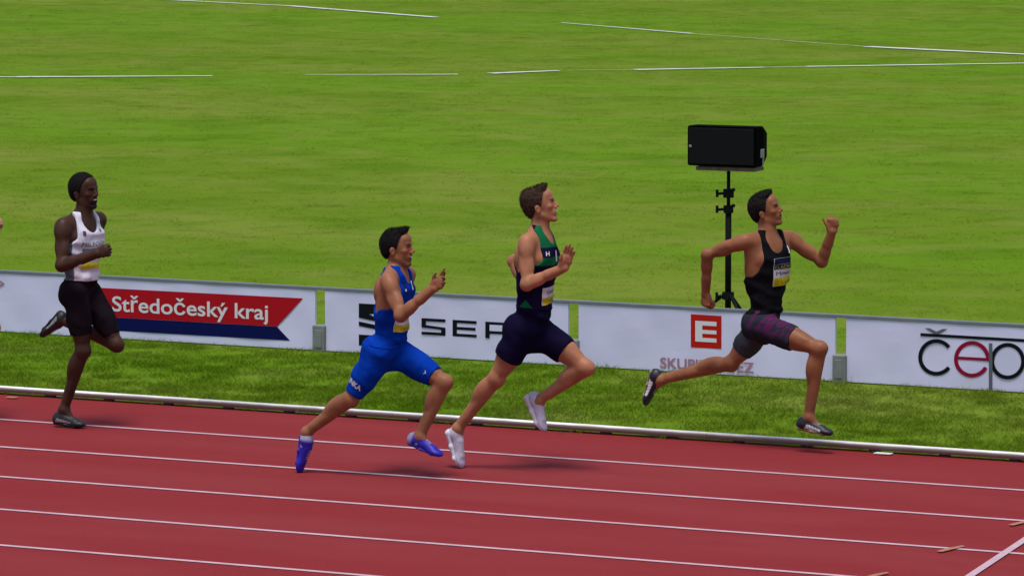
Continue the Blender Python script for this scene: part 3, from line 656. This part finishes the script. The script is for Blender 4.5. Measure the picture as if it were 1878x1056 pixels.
    if op > .3:
        bm = bmesh.new()
        for t_ in range(7):
            a_ = math.radians(-66+22*t_); q = hc(.071+.018*math.cos(a_), .017*math.sin(a_), -.051-op*.003); bmesh.ops.create_uvsphere(bm, u_segments=8, v_segments=6, radius=.0050*Hs, matrix=Matrix.Translation(Vector(q)))
        tag(obj('teeth', bm, M_teeth, body, True), kind='stuff')
    # hair
    ht = spec['hairt']; hp_ = [he(-.012, 0, .035, .098+ht[0], .074+ht[1], .082+ht[2], .02), he(-.062, 0, -.012, .034+ht[0]*.6, .054+ht[1]*.6, .052, .03)]
    for e in spec.get('hairx', []): hp_.append(he(*e, .02))
    zz, xx = zip(*spec.get('hairline', [(-.14, -.14), (-.085, -.120), (-.065, -.075), (-.045, -.052), (-.02, -.034), (-.005, -.014), (.002, .016), (.03, .026), (.048, .034), (.062, .038), (.080, .047), (.10, .066), (.125, .078), (.2, .088)]))
    amp, fq = spec.get('hairnoise', (.003, 150))
    def hpost(G, X, Y, Z):
        a, b, c_ = X-W['Hd'][0], Y-W['Hd'][1], Z-W['Hd'][2]
        lx, ly, lz = [(a*Hf[i][0]+b*Hf[i][1]+c_*Hf[i][2])/Hs for i in range(3)]
        line = np.interp(lz, zz, xx); G = G+amp*nz(X, Y, Z, fq, 7, 2)
        G = np.maximum(G, (lx-line)*.8)
        e = np.sqrt(((lx+.006)/.021)**2+((np.abs(ly)-.078)/.03)**2+((lz+.014)/.030)**2); return np.maximum(G, (1-e)*.02)
    V, Q = grow(hp_, .0030, hpost)
    col = np.tile(hair, (len(V), 1))*(1+.25*nz(*V.T, 90, 6)[:, None]); hair_o = vmesh('hair', V, Q, M_hair, root, col)
    # short loose strands over the hair so its edge is not a clean shell
    rg = np.random.RandomState(3); hl2 = (V-W['Hd'])@Hf.T/Hs; nr = U_rows((hl2-np.array([-.02, 0, .02]))/np.array([.1, .078, .09])**2)
    E1 = V[Q[:, 1]]-V[Q[:, 0]]; A_q = np.cross(E1, V[Q[:, 3]]-V[Q[:, 0]]); qn = np.zeros_like(V)
    for i in range(4):
        for c_i in range(3): qn[:, c_i] += np.bincount(Q[:, i], A_q[:, c_i], len(V))
    qn = U_rows(qn)@Hf.T
    ok = np.where(((qn*nr).sum(1) > .55))[0]; pick = rg.choice(ok, spec.get('strands', 2600)); L0, L1, up_, fw_ = spec.get('strand', (.006, .012, .3, -.6))
    p0 = hl2[pick]; n0 = nr[pick]; top = ss(p0[:, 2], .07, .12)[:, None]; ln = (L0+(L1-L0)*rg.rand(len(pick)))[:, None]*(1+spec.get('toplong', .6)*top)
    flow = np.array([fw_, 0, -.5])*(1-top)+np.array([spec.get('topfw', .5), 0, .4+up_])*top
    dr = U_rows(n0*(.35+.5*top)+flow*.8+.5*rg.randn(len(pick), 3)); sd2 = U_rows(np.cross(dr, rg.randn(len(pick), 3)))*.0011
    tri = np.stack([p0-n0*.002-sd2, p0-n0*.002+sd2, p0+dr*ln*.6+sd2*.8, p0+dr*ln*.6-sd2*.8, p0+dr*ln], 1).reshape(-1, 3); VV = W['Hd']+(tri*Hs)@Hf
    k5 = np.arange(len(pick))*5; me = bpy.data.meshes.new('hair_strands'); me.from_pydata(VV.tolist(), [], [(k, k+1, k+2, k+3) for k in k5.tolist()]+[(k+3, k+2, k+4) for k in k5.tolist()])
    at = me.color_attributes.new('Col', 'FLOAT_COLOR', 'POINT'); cc4 = np.ones((len(VV), 4), np.float32); cc4[:, :3] = hair*np.repeat(.7+.7*rg.rand(len(pick)), 5)[:, None]; at.data.foreach_set('color', cc4.ravel())
    tag(link('hair_strands', me, M_hair, hair_o), kind='stuff')
    # clothes
    def loc(V): q = V-P; return q@Cf[0]/Tg, q@Cf[1]/Tg, q@Up/T
    sh_l = {s: np.array([(W['s'+s]-P)@Cf[0], (W['s'+s]-P)@Cf[1], (W['s'+s]-P)@Up])/T for s in 'RL'}
    def fr3(X, Y, Z, Fm):
        a, b, c_ = X-P[0], Y-P[1], Z-P[2]; return [(a*Fm[i][0]+b*Fm[i][1]+c_*Fm[i][2])/TT[i] for i in range(3)]
    tcut = spec['top']; extra = []
    for sg, sh in ((-1, W['sR']), (1, W['sL'])): extra.append(ell(sh+U_((W['eR'] if sg < 0 else W['eL'])-sh)*.03, Cf, (.050, .052, .06), .03))
    def tpost(G, X, Y, Z):
        ww = tcut.get('wr', .002)
        G = G-ww*1.3*np.abs(np.sin(34*(X*.35+Z*.9)+2.4*nz(X, Y, Z, 9, 4, 7)))**3
        f, s, u = fr3(X, Y, Z, Cf)
        wr_ = nz(X, Y, Z, 38, 5, 3); wr2 = nz(X*1.0, Y*1.0, Z*.55, 85, 4, 1)
        G = G-tcut.get('t', .006)-.006*tcut.get('flare', 1)*(1-ss(u, tcut['hem'], tcut['hem']+.12))-tcut.get('wr', .002)*(wr_+.6*wr2)*(1-.4*ss(u, .3, .5))
        hemw = tcut['hem']+.006*nz(X, Y, Z, 14, 3, 5)
        R = (hemw-u)*T
        au = tcut['au']
        lf = np.interp(u, [au-.02, au+.012, au+.05, au+.11, .52], [.6, .152, .126, .110, tcut.get('strap', .098)])
        lb = np.interp(u, [au-.07, au-.02, au+.05, .45], [.6, .12, .065, .045])
        k_ = ss(f, -.055, .005); R = np.maximum(R, (np.abs(s)-(lf*k_+lb*(1-k_)))*.8*Tg)
        nf, nu, rf, rs, ru = tcut['neck']; e = np.sqrt(((f-nf)/rf)**2+(s/rs)**2+((u-nu)/ru)**2); R = np.maximum(R, (1-e)*min(rs, ru)*T)
        e = np.sqrt(((f+.03)/.07)**2+(s/tcut.get('nb', .058))**2+((u-.57)/.09)**2); R = np.maximum(R, (1-e)*.05*T)
        R = np.maximum(R, (u-.56)*T)
        return np.maximum(G, R)
    V, Q = grow([p for p in tor if not hasattr(p, 'fine')]+extra+([shortq[0], shortq[4]] if tcut.get('over') else []), .004, tpost)
    f, s, u = loc(V); singlet = vmesh('singlet', V, Q, M_cloth, root, tcut['paint'](f, s, u, V))
    bc = spec['bottom']
    def bpost(G, X, Y, Z):
        G = G-bc.get('wr', .0018)*1.5*np.abs(np.sin(30*(X*.5+Z*.8)+2.6*nz(X, Y, Z, 10, 4, 8)))**3
        f, s, u = fr3(X, Y, Z, Cf); G = G-bc.get('t', .005)-bc.get('wr', .0018)*(nz(X, Y, Z, 42, 5, 6)+.6*nz(X, Y, Z, 95, 4, 2)); return np.maximum(G, (u-bc['waist'])*T)
    cr = [cone(p_(0, 0, -.07), hems[s_][0]+hems[s_][1]*hems[s_][2]*.35, .060, .058, .03) for s_ in 'RL']
    V, Q = grow(list(tor)+shortq+cr, .0045, bpost)
    sh_o = vmesh('shorts', V, Q, M_cloth, root, bc['paint'](V, P, T, Cf, Pf, hems))
    # shoes
    for sd_ in 'RL':
        up, (H, D, Ls, Wn), (tp, nr) = shoes[sd_]
        def spost(G, X, Y, Z): return np.maximum(G-.001, (X-tp[0])*nr[0]+(Y-tp[1])*nr[1]+(Z-tp[2])*nr[2])
        V, Q = grow(up, .0036, spost); q = V-H; a, l, hgt = q@D, q@Ls, q@Wn
        so2 = vmesh('shoe', V, Q, M_shoe, root, spec['shoe'](a, l, hgt))
        V, Q = grow(feet[sd_], .0036); q = V-H; vmesh('sole', V, Q, M_sole, so2, spec['sole'](q@D, q@Ls, q@Wn))
    # prints laid on the cloth
    dg = {}
    for k, o in (('singlet', singlet), ('shorts', sh_o)):
        me = o.data; n = len(me.vertices); co = np.empty(n*3, np.float32); me.vertices.foreach_get('co', co)
        off = np.array(root.location)
        dg[k] = (BVHTree.FromPolygons([tuple(v) for v in co.reshape(-1, 3)], [tuple(p.vertices) for p in me.polygons]), o)
    def decal(name, on, org, xd, yd, pts, faces, m, lift=.0025):
        """pts in metres on the plane (org, xd, yd); dropped along -normal on to the garment"""
        bvh, o = dg[on]; nn = U_(np.cross(xd, yd)); VV = []
        for (a, b) in pts:
            q = org+U_(xd)*a+U_(yd)*b+nn*.15; hit = bvh.ray_cast(Vector(q), Vector(-nn), .4)
            
            if hit[0] is None:
                hh_ = bvh.find_nearest(Vector(q-nn*.17)); VV.append(tuple(np.array(hh_[0])+np.array(hh_[1])*lift))
            else: VV.append(tuple(np.array(hit[0])+nn*lift))
        return pydata(name, VV, faces, m, o, True)
    def patch(name, on, org, xd, yd, w_, h_, m, nx=12, ny=8, lift=.0025, x0=0, y0=0, parent=None):
        pts = [(x0+w_*i/nx, y0+h_*j/ny) for i in range(nx+1) for j in range(ny+1)]
        fs = [(i*(ny+1)+j, (i+1)*(ny+1)+j, (i+1)*(ny+1)+j+1, i*(ny+1)+j+1) for i in range(nx) for j in range(ny)]
        return decal(name, on, org, xd, yd, pts, fs, m, lift)
    def words(name, on, org, xd, yd, s_, w_, h_, m, lift=.004, bold=.0):
        VV, FF = text_mesh(s_, bold); k = w_/(VV[:, 0].max()-VV[:, 0].min()); pts = [((v[0]-VV[:, 0].min())*k, v[1]*h_/.72) for v in VV]
        return decal(name, on, org, xd, yd, pts, FF, m, lift)
    spec['extras'](locals())
    return root
def plain(c, noise=.05, f_=30):
    c = np.array(c)
    def g(f, s, u, V): return np.tile(c, (len(V), 1))*(1+noise*nz(*V.T, f_, 5)[:, None])
    return g
def bib(L, ctr, w_, h_, rows, tilt=0, on='singlet', fdir=None):
    """rows: (height fraction, material, text or None, text material)"""
    Cf = L['Cf']; n = U_(fdir[0]*Cf[0]+fdir[1]*Cf[1]); xd = U_(np.cross(Cf[2], n)); yd = Cf[2]
    c_, s_ = math.cos(tilt), math.sin(tilt); xd, yd = xd*c_+yd*s_, yd*c_-xd*s_
    org = L['c'](*ctr); y = -h_/2
    b = L['patch']('race_bib', on, org, xd, yd, w_, h_, M_bib[0], 16, 12, .004, -w_/2, -h_/2)
    for k, (fr_, m, tx, tm) in enumerate(rows):
        hh = h_*fr_
        if m is not M_bib[0]: L['patch']('bib_band', on, org, xd, yd, w_*.96, hh*.94, m, 14, 4, .0055, -w_*.48, y+hh*.03)
        if tx:
            for (t_, x0, ww, cap) in tx: L['words']('bib_lettering', on, org+xd*(x0*w_-w_/2)+yd*(y+hh*(1-cap)/2), xd, yd, t_, ww*w_, hh*cap, tm, .007)
        y += hh
R_ = math.radians
# --- 1: white singlet
def paint1(f, s, u, V):
    c_ = np.tile(np.array([.62, .60, .70]), (len(V), 1))*(1+.04*nz(*V.T, 30, 5)[:, None])
    m = ((np.abs(s) > .118) & (f < .05) | ((f < -.02) & (np.abs(s) < .2) & (u > .25))).astype(float); c_ = mixc(c_, (.02, .04, .06), m*.9)
    return mixc(c_, (.62, .48, .58), .35*ss(.12-u, 0, .12))
def shorts_plain(c_, extra=None):
    def g(V, P, T, Cf, Pf, hems):
        r = np.tile(np.array(c_), (len(V), 1))*(1+.12*nz(*V.T, 40, 5)[:, None]); return extra(r, V, P, T, Cf, Pf, hems) if extra else r
    return g
def shoe_paint(main, toe=None, patch=None, back=None):
    def g(a, l, h):
        c_ = np.tile(np.array(main), (len(a), 1))*(1+.08*np.sin(a*160)*np.sin(h*200))[:, None]
        if toe is not None: c_ = mixc(c_, toe, ss(a, .19, .22))
        if back is not None: c_ = mixc(c_, back, 1-ss(a, .03, .06))
        if patch is not None:
            col_, a0, a1, h0, h1 = patch; tt = np.clip((a-a0)/(a1-a0), 0, 1); m = ss(a, a0+h*.5, a0+h*.5+.006)*(1-ss(a, a1+h*.2-.006, a1+h*.2))*ss(h, h0, h0+.004)*(1-ss(h, h1*(1.1-.45*tt)-.003, h1*(1.1-.45*tt)))*(.75+.25*np.sin(a*300+h*150)); c_ = mixc(c_, col_, m*.95)
        lace = ((a > .10) & (a < .17) & (np.abs(l) < .018) & (h > .045) & (np.sin(a*420) > 0)).astype(float); return mixc(c_, (.5, .5, .5) if sum(main) < .6 else (.55, .55, .6), lace*.7)
    return g
def sole_paint(c1): return lambda a, l, h: np.tile(np.array(c1), (len(a), 1))
DARK = (.056, .024, .015)
def ex1(L):
    bib(L, (.10, -.01, .228), .18, .11, [(.42, M_bib[1], [('Kladno', .25, .6, .5)], M_bib[4]), (.58, M_bib[0], None, None)], .05, fdir=(1, -.15))
    Cf = L['Cf']; xd, yd = Cf[1], Cf[2]
    L['words']('lettering', 'singlet', L['c'](.1, -.10, .325), xd, yd, 'MILPOTI', .20, .036, M_grey)
    L['patch']('club_badge', 'singlet', L['c'](.1, -.095, .405), xd, yd, .022, .032, mat('badge_maroon', (.14, .02, .05), .6), 4, 4, .004)
    L['patch']('small_logo', 'singlet', L['c'](.1, .055, .425), xd, yd, .016, .018, M_grey, 3, 3, .004)
    L['patch']('chest_band', 'singlet', L['c'](.1, -.09, .285), xd, yd, .12, .028, M_grey, 8, 3, .004)
SPECS = {}
SPECS['r1'] = dict(label='runner with short black hair, white singlet and black shorts at the left', Y=28.97, head=(-8, 4, 4), mouth=.8, headsize=1.06, skin=DARK, joint=(.9, .85, .85), haircol=(.006, .005, .005),
    hairt=(.008, .006, .012), hairnoise=(.0025, 260), strand=(.002, .004, .1, 0), toplong=.3, beard=[(.070, 0, -.085, .045, .045, .030, .85), (.09, 0, -.038, .02, .026, .007, .8)],
    J=dict(P=(149, 535, 0), N=(152, 398, 0), Hd=(155, 352, 0), hR=(139, 540, -.09), hL=(165, 537, .09), kR=(152, 643, -.08), aR=(118, 750, -.06), kL=(213, 632, .10), aL=(112, 587, .12),
        sR=(116, 413, -.17), sL=(181, 402, .17), eR=(113, 487, -.24), wR=(178, 465, -.24), eL=(140, 478, .27), wL=(155, 505, .16), hRl=(104, 777.5, -.06), tR=(150, 784, -.07), hLl=(108, 572, .12), tL=(76, 608, .13)),
    hem=(.68, .80), girth=1.05, top=dict(hem=.085, au=.33, t=.009, wr=.005, neck=(.075, .53, .085, .070, .115), over=True, paint=paint1),
    bottom=dict(waist=.125, t=.005, wr=.002, paint=shorts_plain((.010, .006, .009))),
    shoe=shoe_paint((.015, .015, .018), patch=((.38, .42, .44), .03, .17, .02, .05)), sole=sole_paint((.02, .02, .02)),
    hand={'R': dict(side=(0.1, .15, 1), curl=78, flip=-1, thumb=(.7, .3, .5)), 'L': dict(side=(0, .2, 1), curl=70, flip=1)}, arm=1.10, extras=ex1)
# --- 2: blue suit
BLU = np.array((.001, .036, .34))
def paint2(f, s, u, V):
    c_ = np.tile(BLU, (len(V), 1))*(1+.05*nz(*V.T, 30, 5)[:, None]); m = ((u > .40) & (u < .47) & (f > .02) & (np.abs(s) > .05) & (np.abs(s) < .09)).astype(float)
    return mixc(c_, (.006, .01, .06), m*.7)
def ex2(L):
    bib(L, (.085, -.015, .185), .17, .095, [(.50, M_bib[1], [('Kladno', .3, .5, .6)], M_bib[4]), (.50, M_bib[0], None, None)], .02, fdir=(.75, -.66))
    hp, A, tl, fr, Sl = L['hems']['R']
    side = -L['Pf'][1]; yd = -A; xd = U_(np.cross(yd, side)); 
    L['words']('lettering', 'shorts', hp+A*tl*.72-xd*.055, xd, yd, 'INKA', .105, .036, M_white, .003, .03)
    hp, A, tl, fr, Sl = L['hems']['L']; L['words']('small_logo', 'shorts', hp+A*tl*.72-U_(np.cross(-A, side))*.0, U_(np.cross(-A, side)), -A, 'v', .03, .022, M_white)
    Cf = L['Cf']; L['patch']('stripe', 'singlet', L['c'](.1, .015, .41), Cf[1], Cf[2], .018, .055, M_white, 2, 5, .004)
    L['patch']('shoulder_logo', 'singlet', L['c'](.05, -.088, .41), Cf[1], Cf[2], .014, .014, M_white, 2, 2, .004)
SPECS['r2'] = dict(label='runner in an all blue suit with black quiff and moustache, second from left', Y=27.78, head=(10, 4, 0), mouth=1.0, headsize=1.03, skin=(.28, .112, .056), haircol=(.006, .005, .005),
    hairt=(.006, .002, .008), hairx=[(.054, 0, .112, .036, .040, .024), (.0, 0, .098, .070, .055, .026)], hairnoise=(.003, 130), strand=(.003, .007, .15, -.6), toplong=1.2, topfw=.9, stubble=.28, beard=[(.088, 0, -.038, .02, .026, .0075, .9), (.070, 0, -.100, .022, .022, .012, .6)],
    J=dict(P=(712, 640, 0), N=(729, 496, 0), Hd=(729, 456, 0), hR=(697, 647, -.09), hL=(722, 642, .09), kR=(643, 731, -.11), aR=(563, 793, -.1), kL=(815, 702, .1), aL=(770, 801, .05),
        sR=(712, 513, -.17), sL=(748, 503, .17), eR=(735, 579, -.27), wR=(794, 529, -.24), eL=(712, 572, .28), wL=(720, 604, .18), hRl=(552, 797, -.1), tR=(544, 861, -.1), hLl=(748, 813, .05), tL=(808, 840, .05)),
    hem=(.85, .76), girth=1.04, top=dict(hem=.03, au=.27, flare=.4, t=.006, wr=.0035, neck=(.06, .545, .075, .055, .10), over=True, paint=paint2),
    bottom=dict(waist=.10, t=.007, wr=.003, paint=shorts_plain(BLU)), shoe=shoe_paint((.022, .014, .38), patch=((.45, .42, .60), .06, .09, .02, .06), back=(.35, .33, .48)), sole=sole_paint((.05, .03, .35)),
    hand={'R': dict(side=(-.9, .1, .3), dir=(.85, .1, .75), curl=[10, 22, 34, 44], flip=1, thumb=(.8, .5, .4), spread=3), 'L': dict(side=(0, .2, 1), curl=60, flip=1)}, extras=ex2)
# --- 3: green and navy hoops
NAVY = np.array((.007, .0045, .028)); GRN = np.array((.006, .125, .045))
def paint3(f, s, u, V):
    c_ = np.tile(NAVY, (len(V), 1)); uu = u+.012*nz(*V.T, 12, 3)*0
    for a, b in ((.452, .60), (.358, .400)): c_ = mixc(c_, GRN, (ss(u, a-.003, a+.003)*(1-ss(u, b-.003, b+.003))))
    c_ = mixc(c_, GRN, ((u > .10) & (u < .165-np.abs(f-.0)*1.1)).astype(float))
    c_ = mixc(c_, NAVY, ((u > .43) & (f < -.005)).astype(float))
    return c_*(1+.05*nz(*V.T, 30, 5)[:, None])
def ex3(L):
    bib(L, (.09, .02, .195), .19, .115, [(.42, M_bib[1], [('Kladno', .35, .5, .5)], M_bib[4]), (.58, M_bib[0], [('Cumm', .2, .6, .4)], M_bib[3])], .10, fdir=(.8, -.6))
    Cf = L['Cf']; n = U_(Cf[0]*.6-Cf[1]*.8); xd = U_(np.cross(Cf[2], n)); L['words']('small_logo', 'singlet', L['c'](.07, -.085, .412), xd, Cf[2], 'H', .030, .026, M_white, .004, .02)
    L['patch']('stripe', 'singlet', L['c'](.1, .005, .375), Cf[1], Cf[2], .016, .07, M_white, 2, 6, .004)
SPECS['r3'] = dict(label='tall runner in green and navy hooped singlet with white shoes, third from left', Y=28.44, head=(19, 15, 0), mouth=.6, headsize=1.06, skin=(.37, .152, .082), haircol=(.045, .024, .015),
    hairt=(.006, .003, .006), hairx=[(.042, 0, .104, .044, .05, .024), (-.055, 0, .065, .055, .058, .050)], hairnoise=(.004, 120), strand=(.003, .008, .35, -.6), toplong=1.2, topfw=.7, stubble=.10,
    J=dict(P=(974, 602, 0), N=(992, 425, 0), Hd=(991, 378, 0), hR=(957, 607, -.09), hL=(985, 603, .09), kR=(910, 694, -.1), aR=(840, 786, -.1), kL=(1075, 675, .1), aL=(988, 735, .1),
        sR=(966, 443, -.17), sL=(1002, 437, .17), eR=(966, 522, -.25), wR=(1033, 492, -.2), eL=(942, 479, .27), wL=(968, 540, .18), hRl=(824, 797, -.1), tR=(841, 855, -.1), hLl=(970, 735, .1), tL=(992, 788, .1)),
    hem=(.50, .53), girth=.94, top=dict(hem=.08, au=.33, flare=0, t=.006, wr=.0015, neck=(.05, .545, .075, .055, .085), paint=paint3),
    bottom=dict(waist=.125, t=.010, wr=.002, paint=shorts_plain(NAVY*.8)), shoe=shoe_paint((.52, .48, .60), patch=((.40, .34, .50), .06, .09, .02, .06)), sole=sole_paint((.62, .58, .68)), foot=.295, chunk=.009, leg=1.04,
    hand={'R': dict(side=(-.6, -.5, .6), dir=(.3, .1, .95), curl=[8, 8, 10, 15], flip=1, thumb=(.9, .3, .4), spread=.1), 'L': dict(side=(0, .2, 1), curl=60, flip=1)}, extras=ex3)
# --- 4: black singlet
def paint4(f, s, u, V): return np.tile(np.array((.006, .006, .008)), (len(V), 1))*(1+.1*nz(*V.T, 30, 5)[:, None])
def ext4(r, V, P, T, Cf, Pf, hems):
    hp, A, tl, fr, Sl = hems['R']; q = V-hp; a = q@A/tl; sde = q@(-Pf[1])
    m = ss(nz(*V.T, 60, 6, 1)+.6*nz(*V.T, 130, 5, 4), -.25, .35)*(a > -.15)*(a < .72)*(sde > -.02)*ss(q@fr, -.05, .03); r = mixc(r, (.12, .008, .085), .8*m*(1-ss(a, .55, .72)))
    hp, A, tl, fr, Sl = hems['L']; q = V-hp; a = q@A/tl; return mixc(r, (.055, .06, .07), .6*(a > .25))
def ex4(L):
    bib(L, (.10, .05, .315), .19, .19, [(.32, M_bib[1], [('Kladno', .36, .56, .5), ('O', .08, .12, .7)], M_bib[4]), (.28, M_bib[0], [('Mmm', .12, .72, .5)], M_bib[3]), (.18, M_bib[2], [('KLADNO', .05, .88, .62)], M_bib[4]), (.22, M_bib[2], None, None)], .06, fdir=(1, .0))
    Cf = L['Cf']; L['patch']('stripe', 'singlet', L['c'](.1, .088, .425), U_(Cf[1]-Cf[2]*.15), U_(Cf[2]+Cf[1]*.15), .013, .065, M_white, 2, 6, .004)
SPECS['r4'] = dict(label='runner in black singlet with patterned dark shorts leading at the right', Y=30.17, head=(6, 17, 6), mouth=.25, headsize=1.03, skin=(.26, .102, .048), haircol=(.010, .008, .007),
    hairt=(.006, .004, .010), hairx=[(.035, 0, .104, .052, .054, .028)], hairnoise=(.0055, 170), strand=(.002, .006, .3, 0), toplong=.8, topfw=.2, stubble=.08,
    J=dict(P=(1404, 590, 0), N=(1411, 433, 0), Hd=(1405, 387, 0), hR=(1394, 597, -.09), hL=(1402, 592, .09), kR=(1503, 640, -.12), aR=(1484, 765, -.1), kL=(1340, 666, .08), aL=(1212, 697, .1),
        sR=(1369, 442, -.16), sL=(1446, 436, .17), eR=(1297, 467, -.22), wR=(1294, 538, -.15), eL=(1507, 480, .25), wL=(1526, 425, .2), hRl=(1468, 787, -.1), tR=(1520, 799, -.1), hLl=(1193, 683, .1), tL=(1180, 733, .1)),
    hem=(.53, .66), girth=.93, wide=1.1, top=dict(hem=.055, au=.27, flare=.15, t=.005, wr=.005, neck=(.075, .53, .08, .072, .105), over=True, paint=paint4),
    bottom=dict(waist=.08, t=.006, wr=.0025, paint=shorts_plain((.020, .023, .034), ext4)), shoe=shoe_paint((.012, .014, .022), patch=((.80, .80, .86), .06, .19, .016, .055)), sole=sole_paint((.24, .19, .12)),
    hand={'R': dict(side=(.9, -.3, 0), dir=(0, 0, -1), curl=62, flip=-1, thumb=(.8, .3, .5)), 'L': dict(side=(-.8, -.4, .2), dir=(.1, 0, 1), curl=[64, 72, 76, 78], flip=-1, thumb=(1.0, .75, .0), straight=True)}, arm=.96, extras=ex4)
# --- 5: only a fist reaches into the picture from the left
s5 = dict(SPECS['r2']); s5.update(label='runner almost wholly beyond the left edge, only a raised hand showing', hairx=[], mouth=0, beard=[], stubble=0, haircol=(.10, .05, .02), skin=(.46, .24, .17), extras=lambda L: None, h=.006)
s5['J'] = dict(s5['J']); s5['hand'] = {'R': dict(side=(-.9, .1, .3), dir=(.75, .1, .75), curl=75, flip=1, thumb=(.8, .5, .4)), 'L': s5['hand']['L']}
s5['top'] = dict(s5['top']); s5['top']['paint'] = plain((.50, .14, .03)); s5['bottom'] = dict(s5['bottom']); s5['bottom']['paint'] = shorts_plain((.02, .02, .03))
s5['J'].update(kL=(780, 705, .1), aL=(735, 800, .05), hLl=(712, 812, .05), tL=(772, 840, .05))
_h = pl(792, 532, 27.78-.24); _t = pl(-14, 424, 28.9-.24); _sc = _t[2]/_h[2]; s5['move'] = (np.array([_t[0]-_h[0], _t[1]-_h[1], 0.0]), _sc)
SPECS['r5'] = s5
import os
for k_ in ('r1', 'r2', 'r3', 'r4', 'r5'): runner(SPECS[k_])
